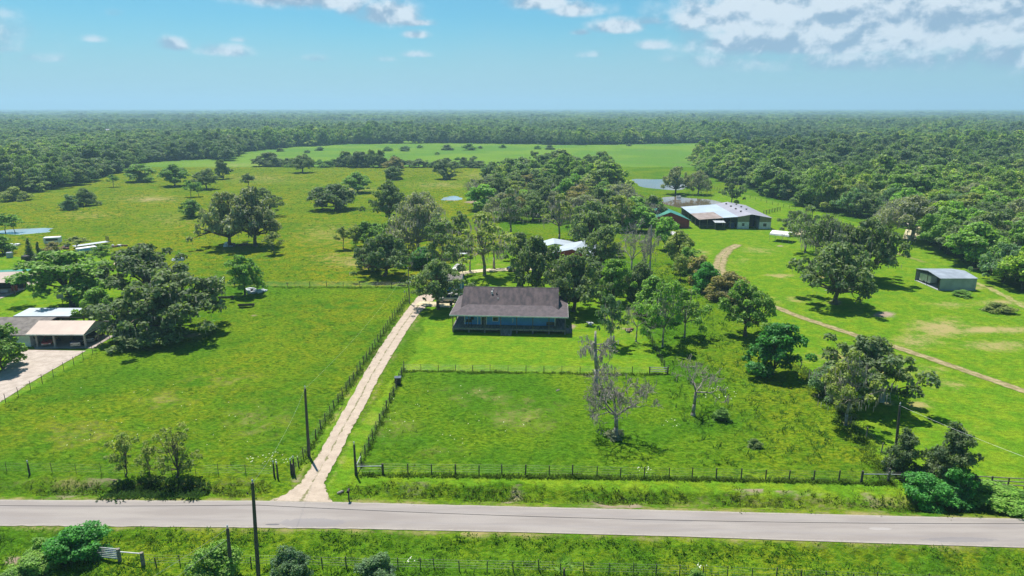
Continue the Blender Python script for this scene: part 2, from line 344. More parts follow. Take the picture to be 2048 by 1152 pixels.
def wood_mask(px, py):
    m = py < np.interp(px, [p[0] for p in FIELD_B], [p[1] for p in FIELD_B])
    clear = ((px > 45) & (px < 330) & (py > 266) & (py < 277)) | ((px > 775) & (px < 850) & (py > 277) & (py < 285)) | ((px > 1054) & (px < 1066) & (py > 240) & (py < 262))
    clear |= (px > 1990) & (px < 2100) & (py > 240) & (py < 243)
    D_ = H * F / np.maximum((py - 215.5) * CT, .3); X_ = (px - 1024) / F * D_
    clear |= (fbm(X_ / 1.6, D_, 700, 71, 3) > .585) & (D_ > 1250) & (D_ < 9000)
    m &= ~clear
    r = inpoly(px, py, RWOOD) & ~((px > 1800) & (px < 1885) & (py > 448) & (py < 482))
    return m | r | inpoly(px, py, CWOOD)
# ------------------------------------------------------------------ ground sheet
NT = 520
D = [14.0]
while D[-1] < 46: D.append(D[-1] * 1.03)
while D[-1] < 560: D.append(D[-1] * 1.0046)
while D[-1] < 13500: D.append(D[-1] * 1.02)
D = np.array(D); T = np.linspace(-1.25, 1.25, NT)
gx = (D[:, None] * T[None, :]); gy = np.repeat(D[:, None], NT, 1)
X = gx.ravel(); Y = gy.ravel()
jx = X + (fbm(X, Y, 3.2, 5) - .5) * 2.2; jy = Y + (fbm(X, Y, 3.2, 11) - .5) * 2.2
Zc = Y * CT + H * ST; PX = 1024 + F * jx / (jy * CT + H * ST); PY = 576 - F * (jy * ST - H * CT) / (jy * CT + H * ST)
PX0 = 1024 + F * X / Zc; PY0 = 576 - F * (Y * ST - H * CT) / Zc
def poly_px(l): return inpoly(PX, PY, l)
wood = wood_mask(PX, PY)
LAWN = poly_px([(806, 742), (826, 700), (852, 640), (862, 606), (900, 560), (905, 512), (1040, 508), (1060, 520), (1180, 545), (1242, 568), (1262, 620), (1300, 690), (1338, 748)])
LAWN |= poly_px([(660, 1003), (656, 985), (668, 950), (700, 880), (800, 732), (808, 740), (722, 915), (716, 948), (1400, 958), (1790, 966), (1800, 1000), (1400, 985), (900, 965), (700, 968)])
LAWN |= poly_px([(600, 960), (640, 905), (810, 640), (860, 570), (840, 585), (690, 790), (620, 900)])
RIGHT = poly_px([(1785, 965), (1725, 880), (1650, 790), (1590, 720), (1540, 660), (1470, 600), (1400, 545), (1365, 500), (1350, 455), (1400, 420), (1440, 380), (1540, 400), (1640, 425), (1850, 482), (2048, 588), (2700, 740), (2700, 1030), (2048, 1000), (1800, 1000)])
LEFTY = poly_px([(-300, 860), (0, 815), (232, 682), (225, 600), (330, 520), (200, 500), (0, 515), (-300, 560)])
FARF = (PY < 334) & ~wood
BACK = (PY < 572) & (PX < 1000) & ~wood & ~LAWN & ~LEFTY
rd = np.abs(Y - road_mid(X)); halfw = 2.35
Bank = np.clip(1 - rd / 22, 0, 1)
ell = lambda cx, cy, a, b: np.clip(1.25 - np.hypot((PX - cx) / a, (PY - cy) / b), 0, 1)
dry = np.zeros_like(X); soil = np.zeros_like(X)
for (cx, cy, a, b, k) in [(1880, 655, 75, 22, .9), (1990, 660, 110, 9, 1.1), (2000, 690, 95, 12, .9), (1835, 680, 60, 22, .7), (1900, 610, 60, 8, .5), (1640, 553, 45, 6, .8), (1560, 551, 30, 5, .8), (1480, 520, 22, 10, .5),
                          (1400, 505, 26, 9, .8), (1520, 500, 40, 10, .5), (1700, 715, 110, 14, .7), (1800, 740, 90, 12, .8), (1580, 600, 60, 8, .6), (1900, 770, 40, 14, .5), (1930, 860, 30, 12, .3), (1845, 810, 34, 14, .7),
                          (300, 398, 80, 9, .8), (520, 358, 110, 12, .5), (480, 330, 120, 6, .5), (700, 380, 90, 14, .5), (720, 520, 110, 22, .65), (660, 470, 80, 30, .5), (350, 440, 90, 20, .4), (180, 430, 70, 10, .5),
                          (960, 352, 70, 10, .5), (880, 370, 80, 10, .6), (810, 420, 60, 14, .4), (1050, 830, 90, 40, .5), (780, 850, 60, 40, .4), (960, 790, 80, 20, .4), (170, 870, 120, 30, .4), (450, 760, 90, 20, .3), (520, 840, 70, 40, .4), (330, 800, 60, 20, .4),
                          (880, 905, 60, 16, .3), (1140, 640, 14, 10, .5), (1250, 660, 40, 16, .4), (1200, 748, 60, 5, .6), (830, 650, 10, 20, .3), (960, 528, 60, 8, .4), (1680, 460, 60, 8, .6), (1600, 1000, 900, 12, .35),
                          (300, 965, 320, 12, .55), (250, 1000, 300, 8, .4), (1300, 1018, 700, 8, .5), (1450, 548, 30, 20, .4), (860, 412, 26, 6, .8), (1740, 480, 60, 6, .6), (2010, 605, 60, 8, .8), (1950, 575, 40, 5, .8)]:
    dry = np.maximum(dry, k * (1.05 if cx > 1500 else .85) * ell(cx, cy, a, b))
for (cx, cy, a, b, k) in [(1766, 629, 34, 9, .85), (1385, 583, 38, 6, 1.1), (432, 574, 18, 9, 1.0), (905, 400, 22, 3, .7), (1560, 492, 8, 2, .7), (1672, 606, 26, 6, .6), (20, 1125, 24, 16, .7), (506, 632, 12, 3, .5), (945, 404, 22, 3, .8),
                          (1590, 465, 50, 3, .8), (1272, 684, 14, 5, .4), (1245, 655, 16, 4, .5), (350, 672, 130, 12, .45), (1140, 656, 12, 12, .6), (1240, 874, 22, 6, .2), (600, 958, 26, 10, .55), (1700, 842, 26, 10, .6), (1650, 790, 30, 12, .55), (1780, 805, 26, 10, .6), (1560, 560, 8, 3, .3)]:
    soil = np.maximum(soil, k * ell(cx, cy, a, b))
ditch = ((Y > road_mid(X) + 2.4) & (Y < road_mid(X) + 6.8))
dn = fbm(X, Y, 6, 3)
soil = np.maximum(soil, ditch * np.clip((dn - .44) * 3.2, 0, .75) * np.interp(PX0, [0, 300, 650, 700, 1000, 1500, 1800, 1900], [.55, .6, .1, .2, .9, 1, .5, .6]))
for p in PONDS:
    q = pond_d(X, Y, p); soil = np.maximum(soil, np.clip((1.07 - q) * 8, 0, 1) * (1.2 if p['s'] in (2, 4) else .5))
shoulder = np.clip(1 - np.abs(rd - 2.5) / .9, 0, 1) * fbm(X, Y, 1.4, 8) * 1.1
dry = np.maximum(dry, shoulder)
seg = segdist(X, Y, drv_c); dry = np.maximum(dry, np.clip(1 - np.abs(seg - 1.9) / .6, 0, 1) * fbm(X, Y, 1.2, 18) * .8)
# the mounded front pasture reads wetter green; patches of yellow over the pastures
fb = fbm(X, Y, 26, 21, 5); fs = fbm(X, Y, 7, 31, 4)
dry = np.clip(dry * (.45 + 1.1 * fs), 0, 1); soil = np.clip(soil * (.5 + 1.0 * fbm(X, Y, 2.2, 41, 4)), 0, 1)
yel = np.clip((fb - .42) * 3, 0, 1) * np.where(BACK, 1.0, .55) * np.where(LAWN, .5, 1)
yel = np.where(BACK & (PY > 334), np.clip(yel + .6, 0, 1), yel)
tuft = np.where(LAWN | RIGHT | LEFTY, .12, 1.0); tuft = np.where(FARF, .3, tuft); tuft = np.where(wood, 1, tuft)
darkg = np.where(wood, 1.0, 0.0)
# relief
Z = (fbm(X, Y, 9, 51, 3) - .5) * .22 * np.clip((Y - 45) / 20, 0, 1) * np.where(LAWN | LEFTY, .3, 1)
near = np.clip((330 - Y) / 200, 0, 1)
Z += near * np.where(tuft > .5, 1, .12) * ((vnoise(X, Y, .9, 61) - .5) * .26 + (vnoise(X, Y, 1.9, 62) - .5) * .34)
dc = Y - (road_mid(X) + 4.6); gate = np.clip((np.abs(segdist(X, Y, drv_c)) - 4) / 3, 0, 1)
Z -= .75 * np.exp(-(dc / 1.25) ** 2) * gate; dc2 = (road_mid(X) - 5.0) - Y; Z -= .45 * np.exp(-(dc2 / 1.6) ** 2)
Z += .35 * np.exp(-(((Y - road_mid(X) + 9.5)) / 1.6) ** 2) * 0
flat = np.clip((rd - 2.6) / 1.2, 0, 1); Z *= flat
for pl, hw in ((drv_c, 2.6), (trk, 1.9), (loop, 1.8)): Z *= np.clip((segdist(X, Y, pl) - hw) / 1.2, 0, 1)
HOUSE_O = G(905, 664); FLATS = [(-1, 126, 17), (-80, 118, 26), (77, 246, 26), (101, 156, 14), (13, 172, 14)]
for (cx, cy, r) in FLATS: Z *= np.clip((np.hypot(X - cx, Y - cy) - r) / 4, .12, 1)
for p in PONDS: q = pond_d(X, Y, p); Z = np.where(q < 1.15, -.5 * np.clip((1.15 - q) / .2, 0, 1), Z)
Z = np.where(Y > 700, 0, Z); Z += np.where(X * 0 + Y > 0, -.02, 0)
nr = len(D); idx = np.arange(nr * NT).reshape(nr, NT)
FQ = np.stack([idx[:-1, :-1], idx[:-1, 1:], idx[1:, 1:], idx[1:, :-1]], -1).reshape(-1, 4)
GV = np.stack([X, Y, Z], -1); e = D[-1]
k = len(GV)
GV = np.vstack([GV, [[-14 * 1.25, 14, -.02], [14 * 1.25, 14, -.02], [e * 1.25, e, -.02], [e * 1.25, -2500, -.02], [-e * 1.25, -2500, -.02], [-e * 1.25, e, -.02], [-17.5, -2500, -.02], [17.5, -2500, -.02]]])
FQ = np.vstack([FQ, [[k + 1, k + 7, k + 3, k + 2], [k, k + 5, k + 4, k + 6], [k, k + 6, k + 7, k + 1]]])
def ground_mat():
    m, t, b = newmat('grass_ground'); b.inputs['Roughness'].default_value = 1; b.inputs['Specular IOR Level'].default_value = .0
    at = lambda n: nd(t, 'ShaderNodeAttribute', attribute_name=n).outputs['Fac']
    g = nd(t, 'ShaderNodeNewGeometry').outputs['Position']
    mp = nd(t, 'ShaderNodeMapping'); mp.inputs['Scale'].default_value = (1, 1.6, 1); mp.inputs['Rotation'].default_value = (0, 0, .35); t.links.new(g, mp.inputs[0]); g2 = mp.outputs[0]
    a_far = at('farf')
    nb = noise(t, g, .06, 5, .6); nm = noise(t, g, .35, 5, .6); nf = noise(t, g2, 1.6, 5, .65); nff = noise(t, g2, 5.5, 3, .7)
    base = mixc(t, sstep(t, nb, .38, .62), (.066, .160, .009), (.125, .205, .010))
    yl = mixc(t, mth(t, 'MULTIPLY', at('yel'), sstep(t, nm, .36, .62)), base, (.235, .220, .010))
    lawn = mixc(t, sstep(t, nm, .4, .62), (.095, .200, .011), (.150, .230, .013))
    c = mixc(t, at('lawn'), yl, lawn)
    farc = mixc(t, sstep(t, noise(t, g, .012, 4), .42, .58), (.10, .20, .030), (.14, .235, .028))
    farc = mixc(t, mth(t, 'MULTIPLY', sstep(t, noise(t, g2, .05, 5), .55, .66), .55), farc, (.13, .18, .05))
    c = mixc(t, a_far, c, farc)
    # tufts and darker clumps of the unmown pasture
    tf = mth(t, 'MULTIPLY', at('tuft'), sstep(t, nf, .45, .60)); c = mixc(t, mth(t, 'MULTIPLY', tf, .80), c, (.035, .105, .005))
    tf2 = mth(t, 'MULTIPLY', at('tuft'), sstep(t, noise(t, g2, .8, 5, .7), .56, .68)); c = mixc(t, mth(t, 'MULTIPLY', tf2, mth(t, 'MULTIPLY', at('yel'), .7)), c, (.12, .105, .02))
    fine = sstep(t, mth(t, 'ADD', mth(t, 'MULTIPLY', nff, .55), mth(t, 'MULTIPLY', noise(t, g2, 1.15, 4, .65), .45)), .36, .64, .55, 1.32); sc = nd(t, 'ShaderNodeVectorMath', operation='SCALE'); t.links.new(c, sc.inputs[0]); t.links.new(fine, sc.inputs['Scale']); c = sc.outputs[0]
    hv = mth(t, 'ADD', mth(t, 'MULTIPLY', nf, .5), mth(t, 'MULTIPLY', nm, .5)); hd = mth(t, 'MULTIPLY', mth(t, 'POWER', at('dry'), .6), sstep(t, mth(t, 'ADD', hv, mth(t, 'MULTIPLY', at('dry'), .22)), .52, .72), clamp=True); c = mixc(t, hd, c, (.31, .255, .11))
    hs = sstep(t, mth(t, 'ADD', mth(t, 'MULTIPLY', nf, .5), at('soil')), .52, .95); c = mixc(t, hs, c, mixc(t, nm, (.20, .135, .10), (.36, .29, .22)))
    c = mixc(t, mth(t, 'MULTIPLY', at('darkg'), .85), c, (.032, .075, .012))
    t.links.new(c, b.inputs['Base Color'])
    bp = nd(t, 'ShaderNodeBump'); bp.inputs['Distance'].default_value = .25; t.links.new(mth(t, 'MULTIPLY_ADD', at('tuft'), .65, .12), bp.inputs['Strength'])
    t.links.new(mth(t, 'ADD', nf, mth(t, 'MULTIPLY', nff, .5)), bp.inputs['Height']); t.links.new(bp.outputs[0], b.inputs['Normal']); return m
ground = mesh_np('ground', GV, FQ, ground_mat(), smooth=True); tag(ground, kind='structure')
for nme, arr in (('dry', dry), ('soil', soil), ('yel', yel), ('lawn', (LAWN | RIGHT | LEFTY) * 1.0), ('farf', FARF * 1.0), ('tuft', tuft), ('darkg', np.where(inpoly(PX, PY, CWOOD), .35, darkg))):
    at = ground.data.attributes.new(nme, 'FLOAT', 'POINT'); at.data.foreach_set('value', np.concatenate([arr.astype(np.float32), np.zeros(8, np.float32)]))
def ground_z(x, y):                          # height of the sheet near a point
    j = int(np.argmin(np.abs(D - y))); i = int(np.clip(round((x / D[j] + 1.25) / 2.5 * (NT - 1)), 0, NT - 1)); return float(Z[j * NT + i])
# ------------------------------------------------------------------ roads, paths, water
def strip(name, L, Rr, z, mat, n=8, jit=.12, seed=1, across=5, step=.8):
    rnd = random.Random(seed); La = []; Ra = []
    def dens_(pl):
        out = []
        for i in range(len(pl) - 1):
            for q in range(n): t = q / n; out.append((pl[i][0] * (1 - t) + pl[i + 1][0] * t, pl[i][1] * (1 - t) + pl[i + 1][1] * t))
        return out + [tuple(pl[-1])]
    La = dens_(L); Ra = dens_(Rr); V = []; Q = []
    for i, (a, b) in enumerate(zip(La, Ra)):
        ja = rnd.uniform(-jit, jit); jb = rnd.uniform(-jit, jit); d = math.hypot(b[0] - a[0], b[1] - a[1]) + 1e-6
        ux, uy = (b[0] - a[0]) / d, (b[1] - a[1]) / d
        a2 = (a[0] + ux * ja, a[1] + uy * ja); b2 = (b[0] + ux * jb, b[1] + uy * jb)
        for k_ in range(across):
            t = k_ / (across - 1); V.append((a2[0] * (1 - t) + b2[0] * t, a2[1] * (1 - t) + b2[1] * t, z))
    for i in range(len(La) - 1):
        for k_ in range(across - 1): q = i * across + k_; Q.append((q, q + 1, q + 1 + across, q + across))
    o = mesh_np(name, V, Q, mat); tag(o, kind='structure')
    u = np.tile(np.linspace(-1, 1, across), len(La)).astype(np.float32)
    at = o.data.attributes.new('across', 'FLOAT', 'POINT'); at.data.foreach_set('value', u); return o
def road_mat():
    m, t, b = newmat('old_asphalt'); b.inputs['Roughness'].default_value = .9; b.inputs['Specular IOR Level'].default_value = .25
    g = nd(t, 'ShaderNodeNewGeometry').outputs['Position']; u = nd(t, 'ShaderNodeAttribute', attribute_name='across').outputs['Fac']
    mp = nd(t, 'ShaderNodeMapping'); mp.inputs['Scale'].default_value = (.12, 1, 1); t.links.new(g, mp.inputs[0])
    c = mixc(t, sstep(t, noise(t, mp.outputs[0], .9, 5), .35, .65), (.245, .214, .198), (.295, .262, .242))
    c = mixc(t, mth(t, 'MULTIPLY', sstep(t, noise(t, g, 9, 3, .7), .5, .75), .35), c, (.20, .185, .185))
    wt_ = mth(t, 'ABSOLUTE', mth(t, 'SUBTRACT', mth(t, 'ABSOLUTE', u), .45)); c = mixc(t, sstep(t, wt_, .14, 0, 0, .25), c, (.24, .22, .225))
    px_, py_, _ = G(610, 1050); sx = nd(t, 'ShaderNodeSeparateXYZ'); t.links.new(g, sx.inputs[0])
    def patch(cx, cy, rx, ry, k_, col, c):
        dx = mth(t, 'MULTIPLY_ADD', sx.outputs[0], 1 / rx, -cx / rx); dy = mth(t, 'MULTIPLY_ADD', sx.outputs[1], 1 / ry, -cy / ry)
        r = mth(t, 'ADD', mth(t, 'SQRT', mth(t, 'ADD', mth(t, 'MULTIPLY', dx, dx), mth(t, 'MULTIPLY', dy, dy))), mth(t, 'MULTIPLY', mth(t, 'SUBTRACT', noise(t, g, 1.5, 3), .5), .8))
        return mixc(t, sstep(t, r, 1.0, .8, 0, k_), c, col)
    a = G(625, 1046); c = patch(a[0], a[1], 3.6, .85, .5, (.20, .185, .195), c); a = G(545, 1049.5); c = patch(a[0], a[1], .8, .14, .8, (.10, .10, .11), c)
    a = G(1920, 1080); c = patch(a[0], a[1], 3.6, .45, .65, (.19, .175, .18), c); a = G(1760, 1058); c = patch(a[0], a[1], 1.3, .25, .4, (.42, .39, .38), c); a = G(1320, 1042); c = patch(a[0], a[1], 4, .4, .3, (.2, .185, .19), c)
    c = mixc(t, sstep(t, mth(t, 'ADD', mth(t, 'ABSOLUTE', u), mth(t, 'MULTIPLY', mth(t, 'SUBTRACT', noise(t, g, 2.5, 4), .5), .3)), .86, 1.0, 0, .7), c, (.36, .32, .27))
    t.links.new(c, b.inputs['Base Color']); bp = nd(t, 'ShaderNodeBump'); bp.inputs['Strength'].default_value = .3; bp.inputs['Distance'].default_value = .02
    t.links.new(noise(t, g, 14, 3), bp.inputs['Height']); t.links.new(bp.outputs[0], b.inputs['Normal']); return m
def gravel_mat(name, c1, c2, grass, mid, side=.82):
    m, t, b = newmat(name); b.inputs['Roughness'].default_value = .95; b.inputs['Specular IOR Level'].default_value = .1
    g = nd(t, 'ShaderNodeNewGeometry').outputs['Position']; u = mth(t, 'ABSOLUTE', nd(t, 'ShaderNodeAttribute', attribute_name='across').outputs['Fac'])
    c = mixc(t, sstep(t, noise(t, g, .8, 6, .65), .35, .65), c1, c2); c = mixc(t, mth(t, 'MULTIPLY', sstep(t, noise(t, g, 6, 3, .7), .5, .72), .4), c, tuple(q * .6 for q in c1))
    nn = mth(t, 'MULTIPLY', mth(t, 'SUBTRACT', noise(t, g, .9, 5, .65), .5), 1.5)
    md = sstep(t, mth(t, 'ADD', mth(t, 'SUBTRACT', 1, mth(t, 'MULTIPLY', u, 4.5)), mth(t, 'MULTIPLY', nn, 2)), .55, 1.1, 0, mid); c = mixc(t, md, c, grass)
    ed = sstep(t, mth(t, 'ADD', u, nn), side, 1.12); c = mixc(t, ed, c, grass)
    t.links.new(c, b.inputs['Base Color']); bp = nd(t, 'ShaderNodeBump'); bp.inputs['Strength'].default_value = .5; bp.inputs['Distance'].default_value = .05
    t.links.new(noise(t, g, 7, 4), bp.inputs['Height']); t.links.new(bp.outputs[0], b.inputs['Normal']); return m
strip('road', fe, ne, .03, road_mat(), 24, .07, 3, 9)
M['gravel'] = gravel_mat('gravel', (.38, .305, .24), (.45, .365, .29), (.15, .15, .06), .9, .98)
M['track'] = gravel_mat('dirt_track', (.20, .16, .08), (.36, .29, .16), (.10, .15, .012), .9, .55)
M['path'] = gravel_mat('pale_path', (.46, .38, .24), (.58, .50, .36), (.14, .19, .03), .3, .85)
M['yardconc'] = gravel_mat('yard_concrete', (.36, .30, .255), (.46, .39, .34), (.15, .16, .05), .0, 1.05)
strip('driveway', dl, dr, .045, M['gravel'], 10, .10, 5, 9)
def offset(pl, hw):
    A = []; B = []
    for i, p in enumerate(pl):
        q = pl[min(i + 1, len(pl) - 1)]; o = pl[max(i - 1, 0)]; d = math.hypot(q[0] - o[0], q[1] - o[1]); ux, uy = (q[0] - o[0]) / d, (q[1] - o[1]) / d
        h_ = hw[i] if isinstance(hw, list) else hw
        A.append((p[0] - uy * h_, p[1] + ux * h_)); B.append((p[0] + uy * h_, p[1] - ux * h_))
    return A, B
A, B = offset(trk, [1.5, 1.6, 1.8, 1.7, 1.5, 1.3, .95] + [1.0] * 7); strip('dirt_track', A, B, .035, M['track'], 12, .15, 7, 9)
A, B = offset(loop, 1.55); strip('gravel_path', A, B, .05, M['path'], 8, .15, 8, 7)
A, B = offset(GP([(836, 606), (870, 609), (905, 611)]), 1.7); strip('parking_area', A, B, .052, M['path'], 6, .12, 9, 7)
A, B = offset(GP([(1700, 494), (1790, 505), (1850, 525)]), .9); strip('faint_track', A, B, .03, gravel_mat('faint_track', (.15, .17, .03), (.22, .21, .07), (.1, .2, .01), .9, .4), 10, .3, 10, 7)
A, B = offset(GP([(1940, 562), (1975, 575), (2010, 592), (2060, 620)]), .9); strip('worn_track', A, B, .03, gravel_mat('worn_track', (.20, .20, .05), (.34, .30, .14), (.1, .2, .01), .9, .5), 10, .3, 11, 7)
# concrete pads of the neighbour's yard
def pad(name, pts, z, mat): o = MB(); o.face(*[(p[0], p[1], z) for p in GP(pts)]); q = o.build(name, mat); tag(q, kind='structure'); return q
pad('carport_slab', [(70, 698), (186, 697), (228, 672), (130, 662), (60, 682)][::1], .055, M['concrete'])
cl = GP([(48, 700), (20, 722), (-2, 748), (-60, 775), (-200, 830)]); cr_ = GP([(172, 702), (108, 738), (58, 768), (-5, 808), (-170, 880)])
strip('concrete_driveway', cl, cr_, .05, M['yardconc'], 8, .06, 12, 9)
cl = GP([(88, 545), (40, 548), (-60, 555)]); cr_ = GP([(72, 570), (0, 598), (-120, 640)]); strip('yard_apron', cl, cr_, .05, M['yardconc'], 8, .08, 13, 9)
cl = GP([(200, 533), (232, 524), (262, 514)]); cr_ = GP([(208, 538), (238, 528), (266, 518)]); strip('pale_walk', cl, cr_, .05, M['path'], 8, .03, 14, 7)
for p in PONDS:
    V = []; c = p['c']
    for i in range(48):
        a = 2 * PI * i / 48; V.append((c[0] + p['rx'] * 1.15 * math.cos(a) * 1.03, c[1] + p['ry'] * 1.15 * math.sin(a) * 1.03, -.30))
    o = MB(); o.face(*V); q = o.build('pond_water', M['water'] if p['s'] < 3 else M['pale_water']); tag(q, kind='structure')
# ------------------------------------------------------------------ trees
def leaf_quads(rng, C, N, size, asp=1.4):
    n = len(C); N = N / (np.linalg.norm(N, axis=1, keepdims=True) + 1e-9)
    a = rng.normal(size=(n, 3)); U = np.cross(N, a); U /= (np.linalg.norm(U, axis=1, keepdims=True) + 1e-9); W = np.cross(N, U)
    s = (size * rng.uniform(.55, 1.35, (n, 1))) * .5; U = U * s * asp; W = W * s
    k = rng.uniform(.2, .5, (n, 1))
    V = np.stack([C - U - W * k, C + U * k - W, C + U + W * k, C - U * k + W], 1).reshape(-1, 3)
    return V, np.arange(n * 4).reshape(-1, 4)
def lump_leaves(rng, lumps, per_m2, size, up=.25, under=-.45):
    Cs = []; Ns = []
    for (c, r, rz) in lumps:
        n = int(max(20, per_m2 * 9 * r * (r + rz) / 2)); d = rng.normal(size=(n, 3)); d /= np.linalg.norm(d, axis=1, keepdims=True)
        d[:, 2] = np.where(d[:, 2] < under, -d[:, 2], d[:, 2])
        rad = rng.uniform(.25, 1, (n, 1)) ** .35 * (1 + .13 * np.sin(d[:, :1] * 7 + c[0] * 3) + .13 * np.sin(d[:, 1:2] * 8 + c[1] * 3 + d[:, 2:] * 5))
        Cs.append(np.array(c) + d * rad * np.array([r, r, rz])); Ns.append(d * .6 + rng.normal(size=(n, 3)) * .55 + [0, 0, up + .35])
    return np.vstack(Cs), np.vstack(Ns)
def skeleton(rng, h, wd, th, nl, rtrunk, lean=0.0, low=.1, subs=3, flat=1.0):
    mb = MB(); ends = []; la = rng.uniform(0, 2 * PI); lx, ly = lean * math.cos(la), lean * math.sin(la)
    base = np.array([0, 0, -.35]); fork = np.array([lx, ly, th])
    mid0 = (base + fork) / 2 + np.array([rng.uniform(-.1, .1), rng.uniform(-.1, .1), 0]) * h * .2
    mb.path([base, base + (0, 0, .6), mid0, fork], [rtrunk * 1.7, rtrunk * 1.08, rtrunk * .9, rtrunk * .8], 8)
    for i in range(nl):
        ph = 2 * PI * (i + rng.uniform(-.3, .3)) / nl; u = rng.uniform(.35, 1) ** .6; el = rng.uniform(low, 1)
        if i % 4 == 0: u = rng.uniform(.05, .4); el = 1
        tip = np.array([math.cos(ph) * wd / 2 * u * math.sqrt(max(.08, 1 - ((el - .35) / .75) ** 2)), math.sin(ph) * wd / 2 * u * math.sqrt(max(.08, 1 - ((el - .35) / .75) ** 2)), th + (h - th) * (.0 + .90 * el * (1 - .18 * u))])
        m = fork * .5 + tip * .5 + rng.normal(size=3) * wd * .03 + np.array([0, 0, -.02 * h])
        r0 = rtrunk * rng.uniform(.38, .55); mb.path([fork - (0, 0, .2), m, tip], [r0, r0 * .6, r0 * .25], 6)
        for q in range(subs):
            e2 = m * .45 + tip * .55 + rng.normal(size=3) * np.array([wd * .13, wd * .13, (h - th) * .13]); e2[2] = min(max(e2[2], th * .55), h * .95)
            mb.path([m, (m + e2) / 2 + rng.normal(size=3) * .2, e2], [r0 * .45, r0 * .3, r0 * .12], 5); ends.append(e2)
        ends.append(tip)
    return mb, ends
PROT = {}
def proto(key, seed, h, wd, th, nl, rt, lr, dens, lsize, bark='bark', moss=0, lean=.3, low=.1, subs=4, sparse=1.0, squash=.75, mono=False):
    rng = np.random.default_rng(seed); mb, ends = skeleton(rng, h, wd, th, nl, rt, lean, low, subs)
    lumps = []
    for e_ in ends:
        if rng.uniform() > sparse: continue
        r = lr * rng.uniform(.45, 1.3); lumps.append((tuple(e_), r, r * squash))
    if dens > 0 and lumps:
        C, N = lump_leaves(rng, lumps, dens, lsize)
        C[:, 2] = np.maximum(C[:, 2], .15); V, Q = leaf_quads(rng, C, N, lsize)
        crown = dict(V=V, Q=Q)
    else: crown = None
    ms = None
    if moss:
        E_ = np.array([ends[i] for i in rng.integers(0, len(ends), moss)]); c = E_ + rng.normal(size=(moss, 3)) * np.array([lr, lr, lr * .5]) * .7
        L = rng.uniform(.35, 1.1, moss); a = rng.uniform(0, PI, moss); wv = rng.uniform(.05, .12, moss); V2 = []
        for i in range(moss):
            ux, uy = math.cos(a[i]) * wv[i], math.sin(a[i]) * wv[i]; x, y, z = c[i]
            for (vx, vy) in ((ux, uy), (-uy, ux)): V2 += [(x - vx, y - vy, z), (x + vx, y + vy, z), (x + vx * .3, y + vy * .3, z - L[i]), (x - vx * .3, y - vy * .3, z - L[i])]
        ms = dict(V=np.array(V2), Q=np.arange(len(V2)).reshape(-1, 4))
    allv = crown['V'] if crown else np.array(ends)
    PROT[key] = dict(mb=mb, crown=crown, moss=ms, bark=bark, h=float(np.percentile(allv[:, 2], 99.5)), w=float(np.percentile(np.abs(allv[:, :2]), 97) * 2), me=None)
